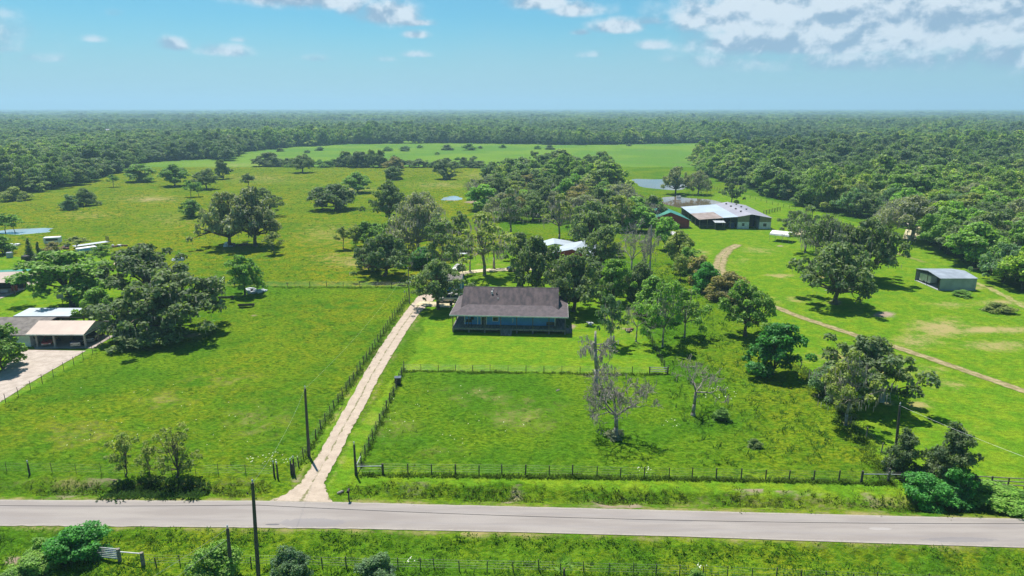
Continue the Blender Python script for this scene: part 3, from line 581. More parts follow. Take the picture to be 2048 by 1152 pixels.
def dead_proto(key, seed, h, wd, th, rt, depth=5, moss=500, snag=False, bark='dead_wood'):
    rng = np.random.default_rng(seed); mb = MB(); pts = []
    def br(p, d, L, r, dep):
        q = p; n = 3
        for i in range(n):
            d = d + rng.normal(size=3) * .22; d /= np.linalg.norm(d); d[2] += .03; r = max(r, .04); e_ = q + d * L / n; r2 = r * (.86 if i < n - 1 else .75)
            mb.tube(q, e_, r, r2, 6 if r > .06 else 3, False); q = e_; r = r2
            if dep < depth - 1: pts.append(q)
            if dep > 0 and i and rng.uniform() < .75:
                a = rng.normal(size=3); a -= a.dot(d) * d; a /= np.linalg.norm(a) + 1e-6; nd_ = d * .55 + a * .9; nd_[2] += .12; br(q, nd_ / np.linalg.norm(nd_), L * rng.uniform(.5, .8), r * .62, dep - 1)
        if dep > 0:
            for s_ in range(2):
                a = rng.normal(size=3); a -= a.dot(d) * d; a /= np.linalg.norm(a) + 1e-6; nd_ = d * .8 + a * .65; br(q, nd_ / np.linalg.norm(nd_), L * rng.uniform(.55, .85), r * .75, dep - 1)
    base = np.array([0, 0, -.3])
    if snag:
        top = np.array([.4, 0, h * .97]); mb.path([base, (0, 0, h * .4), (.25, .1, h * .7), top], [rt * 1.5, rt, rt * .9, rt * .5], 8)
        for i in range(9):
            z = h * rng.uniform(.35, .95); ph = rng.uniform(0, 2 * PI); d = np.array([math.cos(ph), math.sin(ph), -.1]); br(np.array([.2, 0, z]), d, wd * .33, rt * .28, max(1, depth - 3))
    else:
        f = np.array([.15, .1, th]); mb.path([base, (0, 0, .5), (.12, 0, th * .5), f], [rt * 1.8, rt * 1.1, rt * .95, rt * .9], 9)
        nb = 5
        for i in range(nb):
            ph = 2 * PI * (i + rng.uniform(-.25, .25)) / nb; u = rng.uniform(.6, 1.1); d = np.array([math.cos(ph) * u, math.sin(ph) * u, rng.uniform(.35, 1.1)]); d /= np.linalg.norm(d); br(f, d, h * .3, rt * .55, depth - 2)
    P_ = np.array(pts); ms = None
    sc = np.array([wd / (np.percentile(np.abs(P_[:, :2]), 97) * 2), 0, 0])[0]
    def fit(v): v = np.array(v, float); k_ = np.clip(v[:, 2] / max(th, .1), 0, 1)[:, None]; v[:, :2] *= 1 + (sc - 1) * k_; z = v[:, 2]; t_ = P_[:, 2].max(); v[:, 2] = np.where(z > th, th + (z - th) * (h - th) / (t_ - th), z) if not snag else z; return v
    mb.v = [tuple(q) for q in fit(mb.v)]; P_ = fit(P_)
    if moss:
        V2 = []
        for i in range(moss):
            x, y, z = P_[rng.integers(0, len(P_))] + rng.normal(size=3) * .15; L = rng.uniform(.15, .65); a = rng.uniform(0, PI); wv = rng.uniform(.04, .10); ux, uy = math.cos(a) * wv, math.sin(a) * wv
            for (vx, vy) in ((ux, uy), (-uy, ux)): V2 += [(x - vx, y - vy, z), (x + vx, y + vy, z), (x + vx * .3, y + vy * .3, z - L), (x - vx * .3, y - vy * .3, z - L)]
        ms = dict(V=np.array(V2), Q=np.arange(len(V2)).reshape(-1, 4))
    PROT[key] = dict(mb=mb, crown=None, moss=ms, bark=bark, h=h, w=wd, me=None)
proto('oak1', 1, 12, 19, 2.6, 17, .55, 1.45, 8.5, .46, moss=160)
proto('oak2', 2, 11, 20, 2.2, 18, .6, 1.45, 8.5, .46, moss=220, lean=.8)
proto('oak3', 3, 13, 17, 3.0, 16, .5, 1.45, 8.5, .44, moss=100)
proto('round1', 4, 10, 9.5, 1.5, 14, .26, 1.25, 17, .36, low=.0)
proto('round2', 5, 10, 9, 1.3, 13, .24, 1.3, 17, .36, low=.0)
proto('round3', 6, 10, 8.5, 1.7, 12, .24, 1.2, 17, .38, low=.05)
proto('slim1', 7, 11, 7, 4.2, 10, .17, 1.0, 17, .34, low=.2, sparse=.85)
proto('slim2', 8, 11, 7.5, 3.8, 9, .18, 1.1, 14, .34, low=.1, sparse=.7, lean=.8)
proto('open1', 9, 11, 11, 3.4, 13, .26, 1.05, 15, .34, low=.1, sparse=.62, bark='pale_bark', moss=120)
proto('open2', 10, 12, 12, 4.0, 13, .3, 1.1, 14, .34, low=.2, sparse=.5, bark='pale_bark', moss=300)
proto('grey1', 11, 11, 16, 2.8, 17, .45, 1.6, 10, .34, low=.1, sparse=.8, moss=1100, bark='dead_wood')
proto('grey2', 12, 12, 15, 3.2, 16, .45, 1.5, 9, .34, low=.1, sparse=.6, moss=1500, bark='dead_wood')
proto('tall1', 51, 11, 10.5, 3.9, 16, .34, 1.2, 15, .36, low=.1); proto('airy1', 41, 9, 7, 1.6, 13, .16, .75, 18, .26, low=0, sparse=.6); proto('airy3', 43, 9, 8.5, 1.6, 15, .18, .75, 20, .24, low=0, sparse=.62); proto('airy2', 42, 8, 7, 1.8, 12, .14, .7, 14, .26, low=0, sparse=.55)
proto('bush1', 13, 4, 5, .3, 12, .08, .8, 50, .17, low=0)
proto('bush2', 14, 3.4, 5.2, .25, 13, .07, .75, 50, .17, low=0)
proto('bush3', 15, 5, 4.2, .3, 12, .08, .7, 55, .17, low=0)
def cedar(key, seed):
    rng = np.random.default_rng(seed); lumps = []
    for i in range(16): z = .9 + i * .38; r = (1 - i / 17) * 1.35; a = rng.uniform(0, 6.3); lumps.append(((math.cos(a) * r * .45, math.sin(a) * r * .45, z), max(.28, r * .75), .55))
    C, N = lump_leaves(rng, lumps, 32, .24, under=-.9); V, Q = leaf_quads(rng, C, N, .24); mb = MB().path([(0, 0, -.2), (0, 0, 3), (0, 0, 6.3)], [.14, .09, .03], 6)
    PROT[key] = dict(mb=mb, crown=dict(V=V, Q=Q), moss=None, bark='bark', h=7.0, w=2.7, me=None)
cedar('cedar', 16)
dead_proto('dead1', 21, 9.5, 8.5, 3.2, .32, 6, 300, bark='old_wood'); dead_proto('dead2', 22, 9, 8.5, 3.6, .26, 5, 120, bark='pale_bark')
dead_proto('snag1', 23, 9.5, 4.6, 3, .26, 5, 460, snag=True); dead_proto('dead3', 25, 12, 9.5, 4.2, .26, 5, 160, bark='dead_wood')
def palmetto(key):
    rng = np.random.default_rng(31); mb = MB().path([(0, 0, -.2), (0, 0, .5), (.05, 0, 1.1)], [.16, .15, .13], 8); V = []
    for i in range(26):
        a = i * 2.4; el = rng.uniform(.1, 1.35); d = np.array([math.cos(a) * math.cos(el), math.sin(a) * math.cos(el), math.sin(el)]); s = np.cross(d, (0, 0, 1)); s /= np.linalg.norm(s) + 1e-6; c = np.array([.05, 0, 1.1]) + d * .75; n = np.cross(s, d)
        for j in range(9):
            t = (j - 4) * .27; q = d * math.cos(t) + s * math.sin(t); tip = c + q * .62 - np.array([0, 0, .1 * abs(t)]); wv = np.cross(q, n) * .035; V += [c - wv, c + wv, tip + wv * .3, tip - wv * .3]
    PROT[key] = dict(mb=mb, crown=dict(V=np.array(V), Q=np.arange(len(V)).reshape(-1, 4)), moss=None, bark='bark', h=2.4, w=2.6, me=None)
palmetto('palm')
TONES = dict(oak=(.120, .168, .072), oakd=(.088, .132, .058), green=(.135, .235, .045), bright=(.145, .27, .042), lime=(.20, .29, .042), grey=(.185, .205, .135), brown=(.22, .20, .085), blue=(.115, .19, .10),
             olive=(.185, .225, .062), emer=(.055, .19, .036))
NTREE = [0]
def tree(key, x, y, wd, h, tone, label, cat='tree', name='tree', group=None, rz=None, rnd=None):
    p = PROT[key]; rnd = rnd or random
    root = empty(name, (x, y, ground_z(x, y) if y < 400 else 0), rnd.uniform(0, 6.28) if rz is None else rz, label, cat, group)
    if p['me'] is None:
        ob = p['mb'].build('trunk', M[p['bark']], root, smooth=True); parts = [ob]
        if p['crown']: parts.append(mesh_np('crown', p['crown']['V'], p['crown']['Q'], M['leaf'], root))
        if p['moss']: parts.append(mesh_np('moss', p['moss']['V'], p['moss']['Q'], M['moss'], root))
        p['me'] = parts
    else:
        parts = []
        for o in p['me']: c = o.copy(); COL.objects.link(c); c.parent = root; parts.append(c)
    sx = wd / p['w']; sz = h / p['h']; root.scale = (sx, sx, sz)
    tc_ = TONES[tone] if isinstance(tone, str) else tone; k = rnd.uniform(.88, 1.14)
    for c in parts: c.color = (tc_[0] * k, tc_[1] * k, tc_[2] * k, 1)
    NTREE[0] += 1; return root
def T(key, px, py, w, top, tone, label, cat='tree', name='tree', **kw):     # pixel foot, width, top row
    x, y, _ = G(px, py); return tree(key, x, y, w / PPM(x, y), height(px, py, top), tone, label, cat, name, **kw)
random.seed(7)
HT = [ # left of the driveway and the neighbour's yard
 ('oak2', 345, 668, 205, 545, 'oak', 'huge dark live oak spreading over the fence beside the beige carport', 'live_oak'),
 ('oak1', 298, 596, 150, 492, 'oakd', 'dark live oak standing just behind the huge one by the carport', 'live_oak'),
 ('tall1', 145, 614, 150, 503, 'green', 'big round green shade tree behind the white metal patio roof', 'shade_tree'),
 ('round2', 203, 650, 58, 576, 'green', 'small full green tree between the carport and the big shade tree', 'shade_tree'),
 ('bush2', 290, 684, 125, 622, 'oak', 'low dark thicket under the left side of the huge live oak', 'thicket'),
 ('round3', 6, 738, 92, 650, 'green', 'green tree cut by the left edge of the picture beside the concrete driveway', 'shade_tree'),
 ('tall1', 490, 590, 58, 511, 'green', 'medium green tree over junk near the back pasture fence', 'shade_tree'),
 ('slim2', 516, 583, 30, 537, 'green', 'small thin tree right beside the junk pile by the back fence', 'slender_tree'),
 ('oak2', 458, 492, 104, 386, 'grey', 'left trunk of the great grey-green oak clump in the open pasture', 'live_oak'),
 ('oak1', 511, 492, 98, 377, 'grey', 'right trunk of the great grey-green oak clump in the open pasture', 'live_oak'),
 ('oak3', 532, 432, 56, 377, 'oak', 'darker oak showing behind the right shoulder of the great oak clump', 'live_oak'),
 ('slim1', 548, 509, 33, 464, 'olive', 'small dark tree at the right foot of the great oak clump', 'slender_tree'),
 ('round2', 383, 434, 42, 399, 'green', 'lone round bush-like tree left of the great oak clump', 'shade_tree'),
 ('slim1', 382, 394, 22, 361, 'green', 'left one of a pair of small trees in the far left pasture', 'slender_tree'),
 ('slim2', 398, 393, 20, 364, 'green', 'right one of a pair of small trees in the far left pasture', 'slender_tree'),
 ('oak3', 413, 378, 46, 338, 'oak', 'dark round oak near the right end of the left wood', 'live_oak'),
 ('round3', 446, 358, 30, 320, 'oak', 'dark upright tree beyond the round oak in the left pasture', 'shade_tree'),
 ('round1', 349, 372, 50, 329, 'green', 'broad green tree with a dark shadow in the far left pasture', 'shade_tree'),
 ('round2', 281, 363, 56, 329, 'green', 'wide low tree in front of the left wood', 'shade_tree'),
 ('slim1', 227, 374, 20, 349, 'green', 'tiny tree close to the corner of the left wood', 'slender_tree'),
 ('bush1', 172, 411, 36, 377, 'oak', 'round dark bush alone in the left pasture, larger of two', 'bush'),
 ('bush3', 141, 419, 27, 389, 'blue', 'greyer smaller bush beside the round dark bush', 'bush'),
 ('bush2', 30, 401, 46, 375, 'olive', 'spreading olive bush at the foot of the left wood', 'bush'),
 ('slim1', 497, 378, 27, 347, 'oakd', 'small very dark tree with pale twigs above the great oak clump', 'slender_tree'),
 ('oak3', 605, 345, 44, 309, 'oak', 'dark oak standing out of the far hedgerow', 'live_oak'),
 ('round2', 541, 331, 42, 305, 'oak', 'round tree in the left end of the far hedgerow', 'shade_tree'),
 ('oak1', 672, 419, 86, 369, 'oakd', 'dark spreading oak in the middle of the back pasture', 'live_oak'),
 ('round3', 645, 419, 34, 387, 'oak', 'small tree touching the left side of the dark spreading oak', 'shade_tree'),
 ('round1', 714, 385, 50, 345, 'green', 'green tree with two bare spires in the back pasture', 'shade_tree'),
 ('bush1', 786, 359, 33, 333, 'oak', 'dark low tree below the brownish one at the far hedgerow', 'bush'),
 ('round3', 789, 341, 36, 314, 'brown', 'brownish tree standing at the far hedgerow', 'shade_tree'),
 ('round2', 888, 358, 40, 319, 'oak', 'dark pointed tree near the right end of the far hedgerow', 'shade_tree'),
 ('slim2', 909, 344, 26, 322, 'oak', 'small tree behind the dark pointed tree by the hedgerow', 'slender_tree'),
 # grove behind the house
 ('oak3', 778, 448, 66, 364, 'oakd', 'tall dark oak at the far top of the grove left of the small pond', 'live_oak'),
 ('grey1', 838, 512, 108, 388, 'grey', 'large grey moss-laden oak in the grove behind the house', 'live_oak'),
 ('grey2', 846, 470, 76, 385, 'grey', 'grey half-bare oak behind the large mossy one', 'live_oak'),
 ('oak2', 770, 552, 104, 470, 'oakd', 'dark leaning live oak in front of the grove by the pasture fence', 'live_oak'),
 ('round2', 738, 542, 46, 496, 'oak', 'small dark tree hugging the left side of the leaning live oak', 'shade_tree'),
 ('slim1', 687, 499, 30, 454, 'olive', 'leftmost slender tree of the row before the grove', 'slender_tree'),
 ('slim2', 712, 497, 34, 450, 'olive', 'second slender tree of the row before the grove', 'slender_tree'),
 ('round3', 730, 494, 44, 444, 'green', 'fullest tree of the row before the grove', 'shade_tree'),
 ('slim1', 752, 482, 34, 446, 'green', 'slender tree between the row and the grey grove', 'slender_tree'),
 ('round2', 790, 502, 50, 436, 'green', 'green tree filling the gap left of the mossy oak', 'shade_tree'),
 ('open1', 888, 556, 84, 441, 'oak', 'tall oak with a bare forked trunk left of the white sedan', 'live_oak'),
 ('slim2', 921, 500, 40, 424, 'oak', 'thin mossy tree behind the fence at the back of the yard', 'slender_tree'),
 ('open2', 969, 550, 118, 424, 'olive', 'tall half-dead oak with hanging moss beside the curved gravel path', 'live_oak'),
 ('dead3', 940, 543, 60, 462, 'brown', 'bare grey limbs growing left of the tall half-dead oak', 'dead_tree'),
 ('snag1', 988, 537, 34, 480, 'grey', 'short moss-draped stump just right of the tall half-dead oak', 'dead_tree'),
 ('oak3', 877, 618, 92, 519, 'oak', 'dark live oak between the driveway end and the blue house', 'live_oak'),
 ('bush1', 846, 534, 60, 494, 'emer', 'bright green thicket beyond the light pole by the driveway', 'thicket'),
 ('oak1', 1072, 592, 92, 474, 'oak', 'live oak between the dark cars and the red barn', 'live_oak'),
 ('round3', 1040, 522, 52, 466, 'oak', 'small dark oak at the back fence right of the half-dead oak', 'shade_tree'),
 ('oak2', 1146, 622, 112, 512, 'oak', 'great dark live oak rising behind the right end of the blue house', 'live_oak'),
 ('oak3', 1186, 582, 82, 520, 'oakd', 'dark oak hanging over the small red shed', 'live_oak'),
 ('round2', 1224, 606, 58, 520, 'green', 'green tree wrapped round the light pole in the right yard', 'shade_tree'),
 ('oak1', 1180, 500, 94, 404, 'oak', 'broad oak rising beyond the white barn roof', 'live_oak'),
 ('oak3', 1202, 542, 72, 452, 'oak', 'oak at the right side of the white-roofed barn', 'live_oak'),
 ('open1', 1222, 690, 58, 588, 'blue', 'thin pale-trunked tree on the lawn right of the blue house', 'slender_tree'),
 ('dead3', 1272, 683, 56, 600, 'brown', 'leafless forked tree against the right yard fence', 'dead_tree'),
 ('open1', 1325, 692, 82, 560, 'green', 'tallest leafy tree of the row outside the right yard fence', 'slender_tree'),
 ('open1', 1369, 674, 76, 578, 'green', 'second leafy tree outside the right yard fence, farther from the house', 'slender_tree'),
 ('round3', 1302, 636, 74, 556, 'green', 'leafy tree behind the row outside the right yard fence', 'shade_tree'),
 ('oak3', 1490, 672, 96, 566, 'green', 'tree with a slim curved trunk where the track meets the thicket line', 'shade_tree'),
 ('bush1', 1456, 600, 72, 545, 'brown', 'brownish thicket where the dirt track passes behind the trees', 'thicket'),
 ('round2', 1546, 750, 92, 650, 'emer', 'dense dark green round tree beside the diagonal fence line', 'shade_tree'),
 ('oak1', 1722, 800, 158, 676, 'oak', 'broad dark tree at the lower right with an electric box beneath', 'live_oak'),
 ('open2', 1692, 848, 108, 700, 'olive', 'pale-trunked tree leaning in front of the broad dark tree', 'slender_tree'),
 ('bush2', 1656, 792, 66, 732, 'blue', 'dark bushes at the left foot of the broad dark tree', 'bush'),
 ('bush1', 1690, 828, 44, 788, 'olive', 'olive bush just behind the pale leaning trunk', 'bush'),
 ('dead1', 1232, 876, 125, 735, 'grey', 'bare dead tree draped with grey moss standing in the front pasture', 'dead_tree'),
 ('snag1', 1191, 786, 70, 658, 'grey', 'tall broken snag hung with moss behind the bare dead tree', 'dead_tree'),
 ('dead2', 1386, 830, 112, 712, 'grey', 'white leaning dead tree with a broken crown in the front pasture', 'dead_tree'),
 ('oak1', 1670, 608, 130, 488, 'oak', 'large pale-stemmed oak in the middle of the right-hand grass', 'live_oak'),
 ('oak2', 1728, 560, 122, 440, 'oak', 'large oak directly behind the one in the middle of the grass', 'live_oak'),
 ('grey2', 1648, 552, 96, 432, 'oak', 'ragged mossy oak left of the two large oaks on the grass', 'live_oak'),
 ('open1', 1583, 470, 44, 420, 'oak', 'small tree by the parked vehicle right of the white carport', 'slender_tree'),
 ('open2', 1610, 505, 70, 412, 'oak', 'ragged tree towering behind the white carport', 'slender_tree'),
 ('bush3', 1802, 948, 58, 862, 'oakd', 'upright dark bush in front of the right-hand utility pole', 'bush'),
 ('bush3', 1895, 972, 84, 853, 'oakd', 'tall two-headed dark bush above the right end of the road', 'bush'),
 ('bush1', 1850, 997, 86, 944, 'emer', 'vivid green thicket at the fence end by the road', 'thicket'),
 ('bush3', 1912, 998, 62, 930, 'emer', 'dark green thicket right of the vivid one above the road', 'thicket'),
 ('bush2', 2004, 1000, 110, 972, 'bright', 'low bright green growth under the board fence at the right edge', 'thicket'),
 ('airy1', 252, 953, 50, 869, 'olive', 'left small tree on the roadside fence line at the lower left', 'slender_tree'),
 ('airy2', 300, 952, 50, 882, 'olive', 'middle and thinnest tree on the roadside fence line at the lower left', 'slender_tree'),
 ('airy3', 354, 955, 88, 847, 'olive', 'right and largest tree on the roadside fence line at the lower left', 'shade_tree'),
 ('bush3', 82, 1112, 40, 1074, 'green', 'small dark shrub at the left end of the bottom gate', 'bush'),
 ('bush1', 155, 1118, 100, 1056, 'emer', 'bright leafy shrub behind the bottom left tube gate', 'bush'),
 ('bush2', 60, 1146, 80, 1112, 'green', 'trailing shrub in the bottom left corner', 'bush'),
 ('bush1', 440, 1156, 88, 1092, 'green', 'shrub in front of the shorter leaning pole at the bottom', 'bush'),
 ('bush2', 584, 1154, 66, 1098, 'blue', 'grey-green shrub right of the tall pole at the bottom', 'bush'),
 ('bush2', 752, 1158, 66, 1116, 'blue', 'grey-green shrub at the bottom edge left of the palmetto', 'bush'),
 ('palm', 1128, 1156, 40, 1108, 'green', 'fan palmetto growing at the bottom fence', 'palmetto'),
 ('bush3', 1392, 1170, 30, 1140, 'green', 'small shrub at the bottom fence right of the palmetto', 'bush'),
 # around the ponds and the barns
 ('oak2', 1351, 388, 50, 334, 'grey', 'left grey oak between the two ponds', 'live_oak'),
 ('grey1', 1396, 389, 44, 342, 'grey', 'right twiggy oak between the two ponds', 'live_oak'),
 ('open1', 1462, 413, 46, 354, 'oakd', 'tall flat-topped tree behind the long metal barn', 'slender_tree'),
 ('dead3', 1262, 568, 84, 434, 'grey', 'tall bare forked tree beyond the right end of the yard', 'dead_tree'),
 ('snag1', 1298, 570, 36, 444, 'grey', 'narrow vine-covered snag right of the tall bare forked tree', 'dead_tree'),
 ('bush1', 1278, 598, 62, 527, 'oakd', 'dark round bush below the tall bare forked tree', 'bush'),
 ('round2', 1334, 500, 48, 436, 'bright', 'bright green tree left of the stacked white bales', 'shade_tree'),
 ('round3', 1302, 448, 52, 392, 'oak', 'dark tree beside the red barn with the green roof', 'shade_tree'),
 ('round1', 1355, 530, 54, 462, 'olive', 'first tree of the diagonal thicket below the white bales', 'shade_tree'),
 ('bush3', 1376, 548, 44, 496, 'green', 'second clump of the diagonal thicket', 'thicket'),
 ('bush3', 1398, 566, 44, 512, 'brown', 'brownish clump halfway down the diagonal thicket', 'thicket'),
 ('bush1', 1412, 583, 52, 526, 'emer', 'last and brightest clump of the diagonal thicket', 'thicket'),
 ('slim2', 1360, 560, 34, 508, 'olive', 'thin sapling standing free beside the diagonal thicket', 'slender_tree'),
 ('open2', 1022, 470, 70, 376, 'oak', 'oak with open crown at the front of the middle wood', 'live_oak'),
 ('open2', 1118, 482, 74, 388, 'olive', 'thin mossy trees at the front right of the middle wood', 'slender_tree'),
 ('dead3', 948, 412, 46, 352, 'grey', 'leafless grey tree at the left corner of the middle wood', 'dead_tree'),
 ('cedar', 62, 522, 24, 477, 'oakd', 'left dark cedar by the black water tank', 'cedar_tree'),
 ('cedar', 80, 525, 24, 484, 'oakd', 'right dark cedar by the black water tank', 'cedar_tree'),
 ('round3', 108, 512, 36, 484, 'brown', 'brownish tree in front of the junk yard trailers', 'shade_tree'),
 ('slim1', 154, 502, 40, 473, 'olive', 'olive tree between the junk yard trailers', 'slender_tree'),
 ('slim2', 206, 528, 40, 489, 'green', 'thin tree beside the pale walk by the junk yard', 'slender_tree'),
 ('round2', 6, 508, 40, 470, 'green', 'round tree left of the grey tanks at the left edge', 'shade_tree'),
 ('slim1', 11, 464, 32, 424, 'green', 'left tree beside the small left pond', 'slender_tree'),
 ('slim2', 30, 463, 30, 425, 'green', 'right tree beside the small left pond', 'slender_tree'),
 ('grey1', 1822, 480, 128, 392, 'grey', 'pale grey-green leaning oak at the front of the right wood', 'live_oak'),
 ('dead2', 1600, 316, 26, 296, 'grey', 'small dead tree top rising over the right wood beside the field', 'dead_tree'),
 ('oak3', 1596, 299, 28, 284, 'oakd', 'lone oak in the green strip of field beyond the right wood', 'live_oak'),
 ('oak1', 1775, 303, 56, 281, 'oakd', 'broad dark oak at the far side of the field strip', 'live_oak'),
 ('bush1', 1925, 592, 30, 580, 'green', 'low bush right of the grey metal shed', 'bush'),
 ('bush2', 1905 + 95, 622, 50, 606, 'olive', 'straggling weeds on the bank right of the grey metal shed', 'bush'),
 ('bush2', 1230, 872, 32, 856, 'grey', 'greyish scrub round the foot of the bare dead tree', 'bush'),
 ('bush2', 1510, 893, 26, 876, 'oak', 'small dark bush alone in the right part of the front pasture', 'bush'),
 ('bush3', 1442, 838, 34, 815, 'green', 'sapling clump right of the white dead tree', 'bush'),
]
for i, (k, px, py, wpx, top, tone, lab, nm) in enumerate(HT):
    cat = 'bush' if nm in ('bush',) else ('thicket' if nm == 'thicket' else ('palm' if nm == 'palmetto' else 'tree'))
    T(k, px, py, wpx, top, tone, lab, cat, nm)
# the woods: the nearest trees one by one, the rest as one mass
rng = np.random.default_rng(99)
P0 = []
def band(d0, d1, s, half):
    ys = np.arange(d0, d1, s)
    for y in ys:
        hw = half * y + 20; xs = np.arange(-hw, hw, s); xs = xs + rng.uniform(-.45, .45, len(xs)) * s; yy = y + rng.uniform(-.45, .45, len(xs)) * s
        P0.append(np.stack([xs, yy, np.full(len(xs), s)], 1))
d = 140.0
while d < 12800:
    s = max(8.2, d / 150); d1 = min(d * 1.12, 12800); band(d, d1, s, .84); d = d1
P0 = np.vstack(P0); px0 = 1024 + F * P0[:, 0] / (P0[:, 1] * CT + H * ST); py0 = 576 - F * (P0[:, 1] * ST - H * CT) / (P0[:, 1] * CT + H * ST)
wm = wood_mask(px0, py0) & ~(inpoly(px0, py0, CWOOD) & (rng.uniform(0, 1, len(P0)) < .5)); P0 = P0[wm]; px0 = px0[wm]; py0 = py0[wm]
# keep clear of buildings behind the wood edge
KEEP = 300 - NTREE[0] - 42
order = np.argsort(-(py0 + np.where(inpoly(px0, py0, CWOOD), 25, 0) - np.abs(px0 - 1024) * .0)); vis = (px0[order] > -30) & (px0[order] < 2080)
ind = order[vis][:KEEP]; rest = np.setdiff1d(np.arange(len(P0)), ind)
rw = random.Random(5)
wk = [('oak1', 'oak'), ('oak3', 'oak'), ('round1', 'green'), ('round2', 'olive'), ('round3', 'green'), ('oak3', 'oakd'), ('open1', 'green'), ('grey1', 'grey'), ('round1', 'bright'), ('round3', 'lime'), ('oak2', 'blue'), ('open2', 'olive')]
for i in ind:
    x, y, s = P0[i]; k, tn = rw.choice(wk); wd = rw.uniform(8.5, 12.5); h = rw.uniform(8.5, 12.5)
    if k.startswith(('oak', 'grey')): wd *= 1.15
    px_, py_ = px0[i], py0[i]
    if inpoly(px_, py_, CWOOD):
        k, tn = rw.choice([('grey1', 'grey'), ('grey2', 'grey'), ('open1', 'olive'), ('open2', 'olive'), ('oak3', 'oak'), ('round1', 'green'), ('round3', 'bright'), ('oak1', 'oak'), ('dead3', 'grey'), ('open1', 'brown')])
    if inpoly(px_, py_, CWOOD): lab, gr = 'tree of the small wood in the middle, behind the white-roofed barn', 'trees of the middle wood'; h *= .95
    elif px_ > 1380: lab, gr = 'tree in the front of the dense right-hand wood beyond the metal sheds', 'front trees of the right wood'
    else: lab, gr = 'tree in the front of the dense left-hand wood behind the far pasture', 'front trees of the left wood'
    tree(k, x, y, wd, h, tn, lab, 'tree', 'wood_tree', gr, rnd=rw)
# hedgerow along the far side of the back pasture and scattered field bushes
for i in range(30):
    px_ = 516 + i * 15.2 + rw.uniform(-5, 5); py_ = 333 + (px_ - 516) * .004 + rw.uniform(-.8, .8); wpx = rw.uniform(17, 30); hp = rw.uniform(9, 20)
    if 692 < px_ < 726: hp = 30; wpx = 34
    if 742 < px_ < 768: hp = 34; wpx = 26
    T(rw.choice(['round1', 'round2', 'bush1', 'round3', 'bush2']), px_, py_, wpx, py_ - hp, rw.choice(['oak', 'green', 'oakd', 'oak']), 'hedgerow tree between the back pasture and the pale field', 'tree', 'hedgerow_tree', group='trees of the far hedgerow', rnd=rw)
FB = [(776, 302, 18), (811, 302, 20), (840, 296, 12), (895, 300, 22), (938, 300, 26), (788, 317, 14), (948, 318, 12), (915, 320, 12), (875, 309, 10), (1005, 296, 14), (1075, 298, 14), (1100, 299, 18), (960, 297, 10), (1258, 292, 10), (1480, 296, 16), (1662, 299, 12), (1672, 300, 14), (615, 306, 12), (640, 301, 16), (560, 303, 14), (690, 320, 10), (1525, 309, 8)]
for (px_, py_, wpx) in FB:
    T(rw.choice(['bush1', 'bush2', 'bush3']), px_, py_, wpx, py_ - wpx * .5, rw.choice(['green', 'blue', 'oak']), 'small shrub scattered over the pale field before the far woods', 'bush', 'field_shrub', group='shrubs of the far field', rnd=rw)
# the rest of the woods
Pr = P0[rest]; n = len(Pr)
me = bpy.data.meshes.new('far_woods'); me.vertices.add(n); fw = np.stack([Pr[:, 0], Pr[:, 1], np.full(n, -.3)], 1).astype(np.float32); me.vertices.foreach_set('co', fw.ravel())
sp_ = Pr[:, 2]; wsc = sp_ / 8.2 * rng.uniform(.75, 1.3, n); hsc = rng.uniform(.62, 1.32, n) * (1 + .55 * (vnoise(Pr[:, 0], Pr[:, 1], 160, 4) - .5)); big = rng.uniform(0, 1, n) < .12; wsc = np.where(big, wsc * 1.35, wsc); hsc = np.where(big, hsc * 1.25, hsc)
for nm, ty, arr in (('idx', 'INT', rng.integers(0, 6, n).astype(np.int32)), ('rot', 'FLOAT', rng.uniform(0, 6.28, n).astype(np.float32))):
    a = me.attributes.new(nm, ty, 'POINT'); a.data.foreach_set('value', arr)
a = me.attributes.new('scl', 'FLOAT_VECTOR', 'POINT'); a.data.foreach_set('vector', np.stack([wsc, wsc, hsc], 1).astype(np.float32).ravel())
me.materials.append(M['forest_leaf']); fo = bpy.data.objects.new('far_woods', me); COL.objects.link(fo)
tag(fo, 'endless dense woodland of mixed greens reaching to the horizon', 'woodland', kind='stuff')
ng = bpy.data.node_groups.new('far_woods', 'GeometryNodeTree'); ng.interface.new_socket('Geometry', in_out='INPUT', socket_type='NodeSocketGeometry'); ng.interface.new_socket('Geometry', in_out='OUTPUT', socket_type='NodeSocketGeometry')
gi = ng.nodes.new('NodeGroupInput'); go = ng.nodes.new('NodeGroupOutput'); ip = ng.nodes.new('GeometryNodeInstanceOnPoints'); jn = ng.nodes.new('GeometryNodeJoinGeometry')
for key in ('round1', 'round2', 'round3', 'oak3', 'oak1', 'open1'):
    oi = ng.nodes.new('GeometryNodeObjectInfo'); oi.inputs['Object'].default_value = PROT[key]['me'][1]; oi.inputs['As Instance'].default_value = False; oi.transform_space = 'ORIGINAL'
    tf = ng.nodes.new('GeometryNodeTransform'); s_ = 11.0 / PROT[key]['w']; z_ = 11.5 / PROT[key]['h']; tf.inputs['Scale'].default_value = (s_, s_, z_)
    sm_ = ng.nodes.new('GeometryNodeSetMaterial'); sm_.inputs['Material'].default_value = M['forest_leaf']; g2i = ng.nodes.new('GeometryNodeGeometryToInstance')
    ng.links.new(oi.outputs['Geometry'], tf.inputs[0]); ng.links.new(tf.outputs[0], sm_.inputs[0]); ng.links.new(sm_.outputs[0], g2i.inputs[0]); ng.links.new(g2i.outputs[0], jn.inputs[0])
def named(nm, ty): q = ng.nodes.new('GeometryNodeInputNamedAttribute'); q.data_type = ty; q.inputs['Name'].default_value = nm; return q.outputs[0]
ng.links.new(gi.outputs[0], ip.inputs['Points']); ng.links.new(jn.outputs[0], ip.inputs['Instance']); ip.inputs['Pick Instance'].default_value = True
